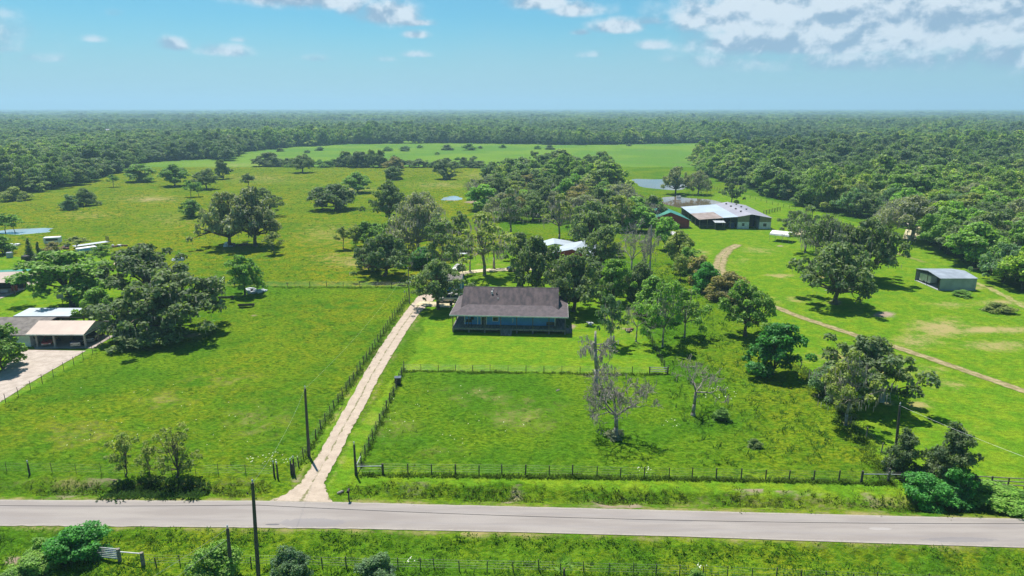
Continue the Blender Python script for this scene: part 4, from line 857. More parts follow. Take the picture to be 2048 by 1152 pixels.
ng.links.new(named('idx', 'INT'), ip.inputs['Instance Index']); cx = ng.nodes.new('ShaderNodeCombineXYZ'); ng.links.new(named('rot', 'FLOAT'), cx.inputs[2]); ng.links.new(cx.outputs[0], ip.inputs['Rotation'])
ng.links.new(named('scl', 'FLOAT_VECTOR'), ip.inputs['Scale']); ng.links.new(ip.outputs[0], go.inputs[0])
md = fo.modifiers.new('instances', 'NODES'); md.node_group = ng
print('TREES', NTREE[0], 'individual wood', len(ind), 'far', n)
# ------------------------------------------------------------------ buildings
def frame(a, b):
    p = G(*a); q = G(*b); return (p[0], p[1], 0.0), math.atan2(q[1] - p[1], q[0] - p[0]), math.hypot(q[0] - p[0], q[1] - p[1])
def part(mb, name, mat, parent, **k): return mb.build(name, M[mat] if isinstance(mat, str) else mat, parent, **k)
def window(parent, x0, x1, z0, z1, y, out=-1, axis='x', frame_mat='fascia'):
    """a window on a wall: frame standing proud of it, pane and glazing bars"""
    t = .1; a, b = (y, y + out * .05) if out > 0 else (y + out * .05, y)
    def bx(mb, u0, u1, w0, w1, d0, d1): return mb.box(u0, u1, d0, d1, w0, w1) if axis == 'x' else mb.box(d0, d1, u0, u1, w0, w1)
    f = MB(); bx(f, x0 - t, x0, z0 - t, z1 + t, a, b); bx(f, x1, x1 + t, z0 - t, z1 + t, a, b); bx(f, x0, x1, z1, z1 + t, a, b); bx(f, x0, x1, z0 - t, z0, a, b)
    zm = (z0 + z1) / 2; c, d = sorted((y + out * .012, y + out * .04)); bx(f, x0, x1, zm - .03, zm + .03, c, d)
    w_ = part(f, 'window', frame_mat, parent); g = MB(); c, d = sorted((y + out * .004, y + out * .018)); bx(g, x0, x1, z0, z1, c, d); part(g, 'pane', 'glass', w_); return w_
# ---- the blue house
o, rz, L = frame((905, 664), (1131, 669)); HS = empty('blue_house', o, rz, 'single-storey blue ranch house with a wraparound porch and brown shingle roof', 'house')
x0, x1, y0, y1 = 1.9, L - 1.9, 2.3, 11.0; fz = .85; yr = (y0 + y1) / 2; zr = 7.0; zt = 3.5
wl_ = MB(); wl_.box(x0, x1, y0, y1, fz, zt); part(wl_, 'wall', 'blue', HS)
gb = MB(); brk = 4.55; sl_ = (zr - brk) / (yr - 2.7)
for (xa, xb) in ((x0 + .02, x0 + .2), (x1 - .2, x1 - .02)):
    n_ = len(gb.v); pr = [(y0 + .02, zt), (y1 - .02, zt), (y1 - .02, zt + .6), (yr, zr - .12), (y0 + .02, zt + .6)]
    gb.v += [(xa, y, z) for y, z in pr] + [(xb, y, z) for y, z in pr]; k5 = 5
    gb.f += [tuple(n_ + i for i in reversed(range(5))), tuple(n_ + 5 + i for i in range(5))] + [(n_ + i, n_ + (i + 1) % 5, n_ + 5 + (i + 1) % 5, n_ + 5 + i) for i in range(5)]
part(gb, 'gable', 'blue', HS)
cb = MB()
for x in (x0, x1):
    s_ = -1 if x == x0 else 1
    cb.box(min(x - s_ * .16, x + s_ * .02), max(x - s_ * .16, x + s_ * .02), y0 - .03, y0 + .16, fz, zt); cb.box(min(x - s_ * .16, x + s_ * .02), max(x - s_ * .16, x + s_ * .02), y1 - .16, y1 + .03, fz, zt)
part(cb, 'corner_board', 'fascia', HS)
mr = MB(); xe0, xe1 = x0 - .55, x1 + .55; ye = 1.55; ze = brk - (2.7 - ye) * sl_
mr.slab([(xe0, ye, ze), (xe1, ye, ze), (xe1, yr, zr), (xe0, yr, zr)], .14)
mr.slab([(xe0, yr + .001, zr), (xe1, yr + .001, zr), (xe1, 2 * yr - ye, ze), (xe0, 2 * yr - ye, ze)], .14); mroof = part(mr, 'roof', 'shingle', HS)
rc = MB(); rc.tube((xe0 - .02, yr, zr + .01), (xe1 + .02, yr, zr + .01), .07, n=6); part(rc, 'ridge_cap', 'brownroof', mroof)
pr_ = MB(); E0, E1, F0, F1 = -.42, L + .42, -.42, y1 + 2.3 + .42; zE = 3.42; d_ = 3.12; zI = brk + .06
xi0, xi1, yi0, yi1 = E0 + d_, E1 - d_, F0 + d_, F1 - d_
for q in ([(E0, F0, zE), (E1, F0, zE), (xi1, yi0, zI), (xi0, yi0, zI)], [(E1, F0, zE), (E1, F1, zE), (xi1, yi1, zI), (xi1, yi0, zI)],
          [(E1, F1, zE), (E0, F1, zE), (xi0, yi1, zI), (xi1, yi1, zI)], [(E0, F1, zE), (E0, F0, zE), (xi0, yi0, zI), (xi0, yi1, zI)]): pr_.slab(q, .07)
M['shingle2'] = pm('porch_shingle', (.125, .098, .105), (.085, .068, .074), 1.2, .92, stripes=('Y', 1.6, .35)); proof = part(pr_, 'porch_roof', 'shingle2', HS)
fs_ = MB(); t_ = .03
fs_.box(E0 - t_, E1 + t_, F0 - t_, F0 - .001, zE - .20, zE + .02); fs_.box(E0 - t_, E1 + t_, F1 + .001, F1 + t_, zE - .20, zE + .02)
fs_.box(E0 - t_, E0 - .001, F0, F1, zE - .20, zE + .02); fs_.box(E1 + .001, E1 + t_, F0, F1, zE - .20, zE + .02); part(fs_, 'fascia', 'fascia', HS)
sf = MB(); sf.box(E0 + .01, E1 - .01, F0 + .01, y0 - .04, zE - .16, zE - .10); part(sf, 'porch_ceiling', 'fascia', HS)
dk = MB(); dk.box(0, L, 0, y0 - .01, fz - .1, fz); dk.box(0, x0 - .01, y0, y1 + 2.3, fz - .1, fz); dk.box(x1 + .01, L, y0, y1 + 2.3, fz - .1, fz); dk.box(x0, x1, y1 + .01, y1 + 2.3, fz - .1, fz); part(dk, 'deck', 'deck', HS)
bm_ = MB(); bm_.box(-.02, L + .02, -.06, -.005, fz - .32, fz + .015); bm_.box(L + .005, L + .06, 0, y1, fz - .32, fz + .015); bm_.box(-.06, -.005, 0, y1, fz - .32, fz + .015); part(bm_, 'deck_beam', 'grey_post', HS)
ub = MB(); ub.box(.6, L - .6, 1.2, y1 + 1.2, .02, fz - .14); part(ub, 'crawl_shade', 'dark', HS)  # solid dark block, the shade of the gap under the deck as colour
for i in range(8):
    x = .1 + i * (L - .2) / 7; q = MB(); q.box(x - .075, x + .075, .02, .17, fz, zE - .17); part(q, 'porch_post', 'porch_wood', HS)
    q = MB(); q.box(x - .13, x + .13, -.01, .24, -.05, fz - .101); part(q, 'pier', 'grey_post', HS)
for (x, ys) in ((.1, (4.6, 8.6)), (L - .1, (4.6, 8.6))):
    for y in ys: q = MB(); q.box(x - .075, x + .075, y, y + .15, fz, zE - .17); part(q, 'porch_post', 'porch_wood', HS)
window(HS, 7.3, 8.2, fz + .75, fz + 2.15, y0 - .005); window(HS, 3.1, 3.7, fz + .9, fz + 2.1, y0 - .005, frame_mat='blue')
dr_ = MB(); dr_.box(5.15, 6.0, y0 - .07, y0 - .01, fz + .02, fz + 2.1); dd = part(dr_, 'door', 'porch_wood', HS)
fr = MB(); fr.box(5.0, 5.14, y0 - .09, y0 - .008, fz, fz + 2.25); fr.box(6.01, 6.15, y0 - .09, y0 - .008, fz, fz + 2.25); fr.box(5.14, 6.01, y0 - .09, y0 - .008, fz + 2.11, fz + 2.25); part(fr, 'door_frame', 'fascia', dd)
gp = MB(); gp.box(5.3, 5.85, y0 - .085, y0 - .072, fz + .9, fz + 1.9); part(gp, 'door_pane', 'glass', dd); hn = MB(); hn.tube((5.92, y0 - .13, fz + 1.0), (5.92, y0 - .07, fz + 1.0), .03); part(hn, 'handle', 'galv', dd)
tb = MB(); tb.box(4.35, 4.5, y0 - .04, y0 - .006, fz, zt); part(tb, 'trim_board', 'fascia', HS)
st = MB()
for i in range(4): st.box(9.0, 11.0, -.06 - .34 * (i + 1), -.065 - .34 * i, .0, fz - .17 * (i + 1) + .04)
part(st, 'front_steps', 'deck', HS)
st = MB()
for i in range(4): st.box(L + .065 + .28 * i, L + .06 + .28 * (i + 1), .7, 2.0, 0, fz - .17 * (i + 1) + .04)
part(st, 'side_steps', 'deck', HS); hr = MB(); hr.tube((L + .1, .68, fz + .85), (L + 1.25, .68, .9), .035); hr.tube((L + 1.22, .68, 0), (L + 1.22, .68, .92), .04); hr.tube((L + .1, .68, fz - .2), (L + .1, .68, fz + .87), .04); part(hr, 'handrail', 'grey_post', HS)
def onroof(x, y): return ze + (y - ye) * sl_
for (x, y, r, h_, mt) in ((6.9, 5.1, .11, .55, 'white'), (7.75, 5.1, .09, .35, 'grille'), (7.0, 5.9, .05, .3, 'white'), (8.1, 3.9, .05, .3, 'white')):
    q = MB(); q.lathe((x, y, onroof(x, y) - .1), [(r, 0), (r, h_), (r * 1.7, h_), (r * 1.7, h_ + .08), (r * .5, h_ + .14)], 10); part(q, 'vent_pipe', mt, HS)
# things on the porch
def hloc(x, y, z): c, s_ = math.cos(rz), math.sin(rz); return (o[0] + c * x - s_ * y, o[1] + s_ * x + c * y, z)
GR = empty('barbecue_grill', hloc(2.9, 1.3, fz), rz, 'black barbecue grill standing on the porch of the blue house left of the door', 'grill')
q = MB(); [q.tube((sx_ * .45, sy_ * .22, 0), (sx_ * .45, sy_ * .22, .78), .025) for sx_ in (-1, 1) for sy_ in (-1, 1)]; part(q, 'stand', 'grille', GR)
q = MB(); q.box(-.55, .55, -.28, .28, .78, .95); part(q, 'firebox', 'grille', GR, bevel=.04); q = MB(); q.path([(-.5, 0, 1.0), (.5, 0, 1.0)], [.27, .27], 14); part(q, 'lid', 'grille', GR); q = MB(); q.box(-.95, -.56, -.25, .25, .88, .92); part(q, 'side_shelf', 'galv', GR)
BN = empty('porch_bench', hloc(18.0, 1.5, fz), rz, 'dark slatted bench at the right end of the blue house porch', 'bench')
q = MB(); q.box(-.75, .75, -.25, .25, .40, .46); part(q, 'seat', 'porch_wood', BN); q = MB(); q.box(-.75, .75, .22, .28, .46, .9); part(q, 'backrest', 'porch_wood', BN)
for sx_ in (-1, 1): q = MB(); q.box(sx_ * .68 - .04, sx_ * .68 + .04, -.24, .24, 0, .4); part(q, 'leg', 'porch_wood', BN)
FL = empty('flag', hloc(8.95, -.02, 2.3), rz, 'small red, white and blue flag hanging from the front porch post', 'flag')
q = MB(); q.tube((0, .05, 0), (.02, -.75, .5), .018); part(q, 'flagpole', 'fascia', FL)
wv = [(i / 11, .03 * math.sin(i * 1.3)) for i in range(12)]
for j, (nm, mt) in enumerate([('stripe', 'cloth_red'), ('stripe', 'fascia'), ('stripe', 'cloth_red'), ('stripe', 'fascia'), ('stripe', 'cloth_red')]):
    q = MB()
    for i in range(11):
        a, b = wv[i], wv[i + 1]; z_ = .45; ya, yb = -.68 + j * .1, -.58 + j * .1
        q.slab([(a[1] + .02, ya, z_ - a[0] * 1.1), (a[1] + .02, yb, z_ - a[0] * 1.1 - .02), (b[1] + .02, yb, z_ - b[0] * 1.1 - .02), (b[1] + .02, ya, z_ - b[0] * 1.1)], .006)
    part(q, nm, mt, FL)
q = MB(); q.box(.045, .055, -.68, -.38, .0, .42); part(q, 'canton', 'cloth_blue', FL)
WC = empty('wind_chime', hloc(11.15, -.05, 2.35), rz, 'small white wind chime hanging at the porch post right of the steps', 'wind chime')
q = MB(); q.lathe((0, 0, .4), [(.12, 0), (.12, .04)], 10); part(q, 'top_disc', 'fascia', WC)
for i in range(4): q = MB(); a = i * PI / 2; q.tube((.09 * math.cos(a), .09 * math.sin(a), .4), (.09 * math.cos(a), .09 * math.sin(a), -.1 - .08 * i), .02); part(q, 'tube', 'palegrey', WC)
q = MB()
# ---- small blue garage shed behind the house, left
o2, rz2, L2 = frame((893, 582), (921, 582)); SH = empty('blue_shed', o2, rz2 - .05, 'small blue shed with grey roof half hidden by the oak behind the blue house', 'shed')
q = MB(); q.box(0, 3.4, 0, 4.6, 0, 2.6); part(q, 'wall', 'blue', SH); q = MB(); q.slab([(-.2, -.3, 2.62), (3.6, -.3, 2.62), (3.6, 2.3, 3.5), (-.2, 2.3, 3.5)], .1); q.slab([(-.2, 2.301, 3.5), (3.6, 2.301, 3.5), (3.6, 4.9, 2.62), (-.2, 4.9, 2.62)], .1); part(q, 'roof', 'brownroof', SH)
window(SH, 1.0, 1.7, 1.0, 2.0, -.005); q = MB(); q.box(2.2, 3.0, -.05, -.005, .05, 2.1); part(q, 'door', 'fascia', SH)
q = MB(); q.box(-.03, .12, -.03, -.002, 0, 2.55); q.box(3.3, 3.43, -.03, -.002, 0, 2.55); part(q, 'corner_board', 'fascia', SH)
# ---- gabled box barns
def gable_shed(name, a, b, wd, dp, hw, hr, wallm, wallm_y, roofm, label, cat, open_front=False, axis='y', ov=.3, trim=True, roof_y=None):
    o, rz, _ = frame(a, b); e = empty(name, o, rz, label, cat); q = MB(); t = .12
    if not open_front: q.box(0, wd, 0, t, 0, hw)
    w_ = part(q, 'wall', wallm, e); q = MB(); q.box(0, wd, dp - t, dp, 0, hw); part(q, 'back_wall', wallm, e)
    q = MB(); q.box(0, t, t + .002, dp - t - .002, 0, hw); q.box(wd - t, wd, t + .002, dp - t - .002, 0, hw); part(q, 'side_wall', wallm_y, e)
    g = MB()
    if axis == 'y':                          # ridge runs away from the camera, gables face it
        for (ya, yb) in ((.01, t - .01), (dp - t + .01, dp - .01)):
            n_ = len(g.v); pr = [(0.01, hw + .001), (wd - .01, hw + .001), (wd / 2, hr - .06)]
            g.v += [(x, ya, z) for x, z in pr] + [(x, yb, z) for x, z in pr]; g.f += [(n_, n_ + 1, n_ + 2), (n_ + 5, n_ + 4, n_ + 3), (n_, n_ + 3, n_ + 4, n_ + 1), (n_ + 1, n_ + 4, n_ + 5, n_ + 2), (n_ + 2, n_ + 5, n_ + 3, n_)]
        sl = (hr - hw) / (wd / 2); r = MB(); r.slab([(-ov, -ov, hw - ov * sl), (wd / 2, -ov, hr), (wd / 2, dp + ov, hr), (-ov, dp + ov, hw - ov * sl)], .08); r.slab([(wd / 2 + .001, -ov, hr), (wd + ov, -ov, hw - ov * sl), (wd + ov, dp + ov, hw - ov * sl), (wd / 2 + .001, dp + ov, hr)], .08)
    else:
        for (xa, xb) in ((.01, t - .01), (wd - t + .01, wd - .01)):
            n_ = len(g.v); pr = [(0.01, hw + .001), (dp - .01, hw + .001), (dp / 2, hr - .06)]
            g.v += [(xa, y, z) for y, z in pr] + [(xb, y, z) for y, z in pr]; g.f += [(n_ + 2, n_ + 1, n_), (n_ + 3, n_ + 4, n_ + 5), (n_, n_ + 1, n_ + 4, n_ + 3), (n_ + 1, n_ + 2, n_ + 5, n_ + 4), (n_ + 2, n_, n_ + 3, n_ + 5)]
        sl = (hr - hw) / (dp / 2); r = MB(); r.slab([(-ov, -ov, hw - ov * sl), (wd + ov, -ov, hw - ov * sl), (wd + ov, dp / 2, hr), (-ov, dp / 2, hr)], .08); r.slab([(-ov, dp / 2 + .001, hr), (wd + ov, dp / 2 + .001, hr), (wd + ov, dp + ov, hw - ov * sl), (-ov, dp + ov, hw - ov * sl)], .08)
    part(g, 'gable', wallm if axis == 'y' else wallm_y, e); part(r, 'roof', roofm, e)
    if trim: q = MB(); q.box(-.03, .1, -.035, -.003, 0, hw); q.box(wd - .1, wd + .03, -.035, -.003, 0, hw); part(q, 'corner_trim', 'fascia', e)
    return e
e = gable_shed('red_shed', (1167, 581), (1192, 581), 3.6, 5.0, 2.5, 3.3, 'red', 'redwall_y', 'bluewhite', 'small red shed with pale metal roof under the dark oak right of the blue house', 'shed', axis='x')
q = MB(); q.box(1.2, 2.3, -.06, -.005, .05, 2.0); part(q, 'door', 'red', e)
# red and white barn behind the house: two roofs
o3, rz3, L3 = frame((1128, 531), (1164, 534)); RB = empty('red_pole_barn', o3, rz3, 'red pole barn with broad white metal roof among the oaks behind the blue house', 'barn')
q = MB(); W3 = 11.5; x0b = -4.0
q.slab([(x0b - .3, -.4, 2.9), (2.2, -.4, 4.6), (2.2, 13.0, 4.6), (x0b - .3, 13.0, 2.9)], .1); q.slab([(2.201, -.4, 4.6), (7.6, -.4, 2.9), (7.6, 13.0, 2.9), (2.201, 13.0, 4.6)], .1); part(q, 'roof', 'whitemetal_y', RB)
q = MB(); q.box(x0b, 7.3, 12.6, 12.75, 0, 2.9); q.box(7.15, 7.3, 5, 12.598, 0, 2.85); q.box(x0b, x0b + .12, .5, 12.598, 0, 2.75); part(q, 'wall', 'red', RB)
q = MB(); q.v = [(x0b, -.1, 2.86), (7.3, -.1, 2.86), (2.2, -.1, 4.44), (x0b, 0, 2.86), (7.3, 0, 2.86), (2.2, 0, 4.44)]; q.f = [(0, 1, 2), (5, 4, 3), (0, 3, 4, 1), (1, 4, 5, 2), (2, 5, 3, 0)]; part(q, 'gable', 'red', RB)
for x in (x0b + .1, -.6, 2.2, 5.0, 7.2): q = MB(); q.box(x - .09, x + .09, .02, .2, 0, 2.86); part(q, 'barn_post', 'fascia' if x > 6 else 'red', RB)
RS = empty('low_white_roof_shed', G(1108, 508)[:2] + (0,), 0, 'lower open shed with white metal roof joined behind the red pole barn', 'shed')
q = MB(); q.slab([(-3.6, -3, 2.6), (0, -3, 3.6), (0, 5, 3.6), (-3.6, 5, 2.6)], .1); q.slab([(.001, -3, 3.6), (6.8, -3, 2.5), (6.8, 5, 2.5), (.001, 5, 3.6)], .1); part(q, 'roof', 'whitemetal_y', RS)
for x in (-3.4, 0, 3.4, 6.6):
    for y in (-2.8, 4.8): q = MB(); q.box(x - .08, x + .08, y - .08, y + .08, 0, 2.45); part(q, 'post', 'grey_post', RS)
for i, (dx, dy, s_, mt) in enumerate(((-2.2, 3, 1.1, 'rusty'), (.5, 4, .9, 'palegrey'), (3.6, 3, 1.3, 'junkdark'), (5.6, 5, .8, 'rusty'))):
    c, s0 = math.cos(rz3), math.sin(rz3); e = empty('storage_crate', (o3[0] + c * dx - s0 * dy, o3[1] + s0 * dx + c * dy, 0), rz3 + .2 * i, ['brown rusty crate at the left under the red pole barn', 'grey crate under the red pole barn roof', 'black crate, largest under the red pole barn', 'small rusty crate at the right under the red pole barn'][i], 'crate')
    q = MB(); q.box(-s_ / 2, s_ / 2, -s_ / 2, s_ / 2, .1, s_); part(q, 'body', mt, e, bevel=.03); q = MB(); q.box(-s_ / 2, s_ / 2, -s_ / 2, -s_ / 2 + .12, 0, .099); q.box(-s_ / 2, s_ / 2, s_ / 2 - .12, s_ / 2, 0, .099); part(q, 'skid', 'grey_post', e)
e = empty('white_cabinet', G(1170, 532)[:2] + (0,), 0, 'white upright cabinet beside the right corner of the red pole barn', 'cabinet'); q = MB(); q.box(-.5, .5, -.4, .4, 0, 2.6); part(q, 'body', 'white', e, bevel=.03); q = MB(); q.box(-.45, .45, -.44, -.402, .1, 2.5); part(q, 'door', 'palegrey', e)
# ---- red barn with green roof
o4, rz4, L4 = frame((1352, 456), (1378.5, 456.5)); GB = empty('red_barn', o4, 0, 'red barn with sloping green metal roof left of the long metal barn', 'barn')
GB.scale = (1, 1, .86)
q = MB(); q.box(-9, 4.5, 0, .14, 0, 3.2); part(q, 'wall', 'red', GB); q = MB(); q.box(-9, 4.5, 16, 16.14, 0, 3.2); part(q, 'back_wall', 'red', GB); q = MB(); q.box(4.36, 4.5, .142, 15.998, 0, 3.2); q.box(-9, -8.86, .142, 15.998, 0, 3.2); part(q, 'side_wall', 'redwall_y', GB)
q = MB(); q.v = [(-9, .01, 3.201), (4.5, .01, 3.201), (-2.25, .01, 6.25), (-9, .13, 3.201), (4.5, .13, 3.201), (-2.25, .13, 6.25)]; q.f = [(0, 1, 2), (5, 4, 3), (0, 3, 4, 1), (1, 4, 5, 2), (2, 5, 3, 0)]; part(q, 'gable', 'red', GB)
q = MB(); q.slab([(-9.5, -.4, 3.1), (-2.25, -.4, 6.4), (-2.25, 16.5, 6.4), (-9.5, 16.5, 3.1)], .1); q.slab([(-2.249, -.4, 6.4), (5.0, -.4, 3.1), (5.0, 16.5, 3.1), (-2.249, 16.5, 6.4)], .1); part(q, 'roof', 'greenroof', GB)
q = MB(); q.box(4.42, 4.54, -.03, -.002, 0, 3.1); part(q, 'corner_trim', 'fascia', GB)
# ---- the long metal barn
o5, rz5, L5 = frame((1398, 457), (1541, 458)); BB = empty('metal_barn', o5, rz5, 'long low metal barn with pale roof, open shed bays and white block front', 'barn')
print('barn width', L5, 'rot', rz5, 'carport', frame((75, 693), (174, 693)))
W5 = L5; D5 = 31.0; xm = W5 * .535; xp = W5 * .72
def rz_(x): return np.interp(x, [0, xm, xp, W5 + .3], [3.15, 4.15, 5.0, 3.75])
q = MB(); q.slab([(-.3, 13.6, 3.12), (7.9, 13.6, rz_(7.9)), (7.9, D5, rz_(7.9)), (-.3, D5, 3.12)], .09); part(q, 'left_roof', 'bluewhite', BB)
q = MB(); q.slab([(-.3, -.4, 3.10), (7.9, -.4, rz_(7.9) - .01), (7.9, 13.595, rz_(7.9) - .01), (-.3, 13.595, 3.10)], .09); part(q, 'patched_roof', 'rust', BB)
q = MB(); q.slab([(7.901, -.2, rz_(7.9) + .012), (xm, -.2, rz_(xm) + .012), (xm, D5, rz_(xm) + .012), (7.901, D5, rz_(7.9) + .012)], .09); part(q, 'middle_roof', 'bluewhite', BB)
q = MB(); q.slab([(xm + .001, -.3, rz_(xm) + .02), (xp, -.3, 5.02), (xp, D5 + .8, 5.02), (xm + .001, D5 + .8, rz_(xm) + .02)], .1); q.slab([(xp + .001, -.3, 5.02), (W5 + .35, -.3, 3.77), (W5 + .35, D5 + .8, 3.77), (xp + .001, D5 + .8, 5.02)], .1); part(q, 'gable_roof', 'lilac', BB)
for i, (u, y) in enumerate([(.655, 27), (.655, 20.5), (.655, 14), (.655, 7.5), (.80, 26), (.80, 19.5), (.80, 13), ]):
    x = W5 * u; z = rz_(x) + .03; q = MB(); q.lathe((x, y, z - .06), [(.22, 0), (.22, .22), (.42, .28), (.42, .40), (.12, .55)], 8); part(q, 'roof_vent', 'junkdark', BB)
q = MB(); q.box(W5 - .15, W5, .2, D5, 0, 3.7); q.box(xm, xm + .15, .2, D5, 0, 4.0); q.box(0, W5 - .16, D5 - .15, D5, 0, 3.05); part(q, 'side_wall', 'corr_y', BB)
d0, d1 = xm + (W5 - xm) * .345, xm + (W5 - xm) * .655
q = MB(); q.box(xm + .002, d0, 0, .19, 0, 2.35); q.box(d1, W5, 0, .19, 0, 2.35); part(q, 'block_wall', 'white', BB)
q = MB(); q.v = [(xm + .01, .03, 2.352), (d0, .03, 2.352), (d0, .03, rz_(d0) - .1), (xm + .01, .03, rz_(xm) - .1), (xm + .01, .15, 2.352), (d0, .15, 2.352), (d0, .15, rz_(d0) - .1), (xm + .01, .15, rz_(xm) - .1)]; q.f = [(0, 1, 2, 3), (7, 6, 5, 4), (0, 4, 5, 1), (1, 5, 6, 2), (2, 6, 7, 3), (3, 7, 4, 0)]
k8 = [(d1, .03, 2.352), (W5, .03, 2.352), (W5, .03, rz_(W5) - .1), (d1, .03, rz_(d1) - .1)]; q.v += k8 + [(a, .15, c) for a, b, c in k8]; q.f += [(8, 9, 10, 11), (15, 14, 13, 12), (8, 12, 13, 9), (9, 13, 14, 10), (10, 14, 15, 11), (11, 15, 12, 8)]; part(q, 'upper_wall', 'khaki', BB)
window(BB, xm + 1.5, xm + 2.3, 1.0, 1.9, -.005); window(BB, W5 - 2.6, W5 - 1.5, .9, 1.9, -.005)
q = MB(); q.box(d0, d1, 5.5, 5.7, 0, 4.3); part(q, 'door_shade_panel', 'dark', BB); q = MB(); q.box(d1 - .12, d1 - .04, .2, 3.2, 0, 2.9); part(q, 'barn_door', 'palegrey', BB)  # dark sheet across the doorway carries the shade of the inside in its colour
q = MB(); q.box(.2, xm - .01, 7.0, 7.15, 0, 3.0); part(q, 'bay_shade_panel', 'dark', BB)  # near-black sheet, shade deep in the open bays put into its colour
for i, x in enumerate((.15, 2.7, 5.3, 7.9, 10.6)): q = MB(); q.box(x - .09, x + .09, .05, .23, 0, rz_(x) - .12); part(q, 'bay_post', 'grey_post', BB)
for i, y in enumerate((6, 12, 18, 24, 30)): q = MB(); q.box(-.05, .13, y, y + .18, 0, 3.0); part(q, 'side_post', 'grey_post', BB)
for z in (.5, 1.0, 1.45):
    q = MB(); q.box(.3, 5.2, .1, .15, z, z + .1); part(q, 'rail', 'grey_post', BB)
q = MB(); q.slab([(4.6, -2.6, 2.5), (8.2, -2.6, 2.5), (7.9, -.42, 2.95), (4.3, -.42, 2.95)], .07); aw = part(q, 'awning', 'palegrey', BB)
for x in (4.9, 7.9): q = MB(); q.box(x - .06, x + .06, -2.5, -2.38, 0, 2.42); part(q, 'awning_post', 'grey_post', aw)
e = empty('blue_storage_box', (o5[0] + 11.6, o5[1] + 1.8, 0), rz5, 'dark blue storage box in the open bay of the long metal barn', 'storage box'); q = MB(); q.box(-.9, .9, -.6, .6, 0, 1.7); part(q, 'body', pm('dull_blue', (.05, .08, .2)), e, bevel=.03); q = MB(); q.box(-.94, .94, -.64, .64, 1.702, 1.78); part(q, 'lid', 'palegrey', e)
# ---- grey metal shed on the right
o6, rz6, L6 = frame((1877, 581), (1950.5, 581)); GS = empty('grey_metal_shed', o6, rz6, 'low corrugated grey metal shed, open on its left side', 'shed')
W6 = L6; D6 = 9.5; hw = 2.85; hr6 = 3.5
q = MB(); q.box(0, W6, 0, .1, .1, hw); q.box(.1, W6 - .1, D6 - .1, D6, .1, hw); part(q, 'wall', 'corr', GS); q = MB(); q.box(W6 - .1, W6, .102, D6 - .102, .1, hw); part(q, 'side_wall', 'corr_y', GS)
q = MB(); q.box(-.06, W6 + .06, -.06, D6, 0, .1); part(q, 'footing', 'palegrey', GS)
q = MB(); q.slab([(-.15, -.15, hw), (W6 + .12, -.15, hw), (W6 + .12, D6 * .5, hr6), (-.15, D6 * .5, hr6)], .07); q.slab([(-.15, D6 * .5 + .001, hr6), (W6 + .12, D6 * .5 + .001, hr6), (W6 + .12, D6 + .15, hw), (-.15, D6 + .15, hw)], .07); part(q, 'roof', 'corr', GS)
for (x, y) in ((.05, D6 * .5), (.05, D6 - .1)): q = MB(); q.box(x - .05, x + .05, y - .05, y + .05, 0, hw - .02); part(q, 'post', 'junkdark', GS)
q = MB(); q.box(-.02, .05, -.03, .25, 0, hw); part(q, 'door_edge', 'grille', GS)
e = empty('utility_trailer', (o6[0] + 1.4, o6[1] + 6.6, 0), 1.75, 'white box trailer parked in the open side of the grey metal shed', 'trailer')
q = MB(); q.box(-1.7, 1.7, -.9, .9, .45, 2.2); part(q, 'body', 'white', e, bevel=.06)
for sx_ in (-1, 1): q = MB(); q.tube((.2, sx_ * .92, .33), (.2, sx_ * 1.08, .33), .33, n=14); part(q, 'wheel', 'tyre', e)
q = MB(); q.tube((1.7, 0, .5), (2.8, 0, .45), .05); part(q, 'drawbar', 'junkdark', e)
# ---- white carport tent right of the barn
cpt = G(1563, 482); CP = empty('white_carport', (cpt[0], cpt[1], 0), R(-38), 'free-standing white metal carport with rounded roof right of the long barn', 'carport')
q = MB(); prof = [(-2.7, 2.05), (-2.5, 2.5), (-1.4, 2.9), (0, 3.15), (1.4, 2.9), (2.5, 2.5), (2.7, 2.05)]
for (a, b) in zip(prof[:-1], prof[1:]): q.slab([(-3, b[0], b[1]), (-3, a[0], a[1]), (3, a[0], a[1]), (3, b[0], b[1])][::-1], .05)
part(q, 'canopy', 'tanroof' if 0 else 'fascia', CP)
for x in (-2.9, -1, 1, 2.9):
    for y in (-2.66, 2.66): q = MB(); q.tube((x, y, 0), (x, y, 2.1), .04, n=6); part(q, 'leg', 'palegrey', CP)
# ---- neighbour's house, carport, patio roof on the left
o7, rz7, L7 = frame((75, 694), (174, 694)); NB = empty('beige_carport', o7, rz7, 'open carport with beige metal gable roof sheltering parked cars', 'carport')
L7 = L7; D7 = 6.6; he = 2.45; hr7 = 3.75
q = MB(); q.slab([(-1.3, -.5, he), (L7 + .1, -.5, he), (L7 + .1, D7 / 2, hr7), (-1.3, D7 / 2, hr7)], .1); q.slab([(-1.3, D7 / 2 + .001, hr7), (L7 + .1, D7 / 2 + .001, hr7), (L7 + .1, D7 + .5, he), (-1.3, D7 + .5, he)], .1); part(q, 'roof', 'tanroof', NB)
q = MB(); q.v = [(L7 - .05, 0, he + .02), (L7 - .05, D7, he + .02), (L7 - .05, D7 / 2, hr7 - .13), (L7 + .05, 0, he + .02), (L7 + .05, D7, he + .02), (L7 + .05, D7 / 2, hr7 - .13)]; q.f = [(2, 1, 0), (3, 4, 5), (0, 1, 4, 3), (1, 2, 5, 4), (2, 0, 3, 5)]; part(q, 'gable', 'fascia', NB)
q = MB(); q.box(-1.3, L7 + .12, -.56, -.505, he - .18, he + .03); q.box(-1.3, L7 + .12, D7 + .505, D7 + .56, he - .18, he + .03); q.box(L7 - .1, L7 + .1, -.4, D7 + .4, he - .3, he - .12); part(q, 'beam', 'fascia', NB)
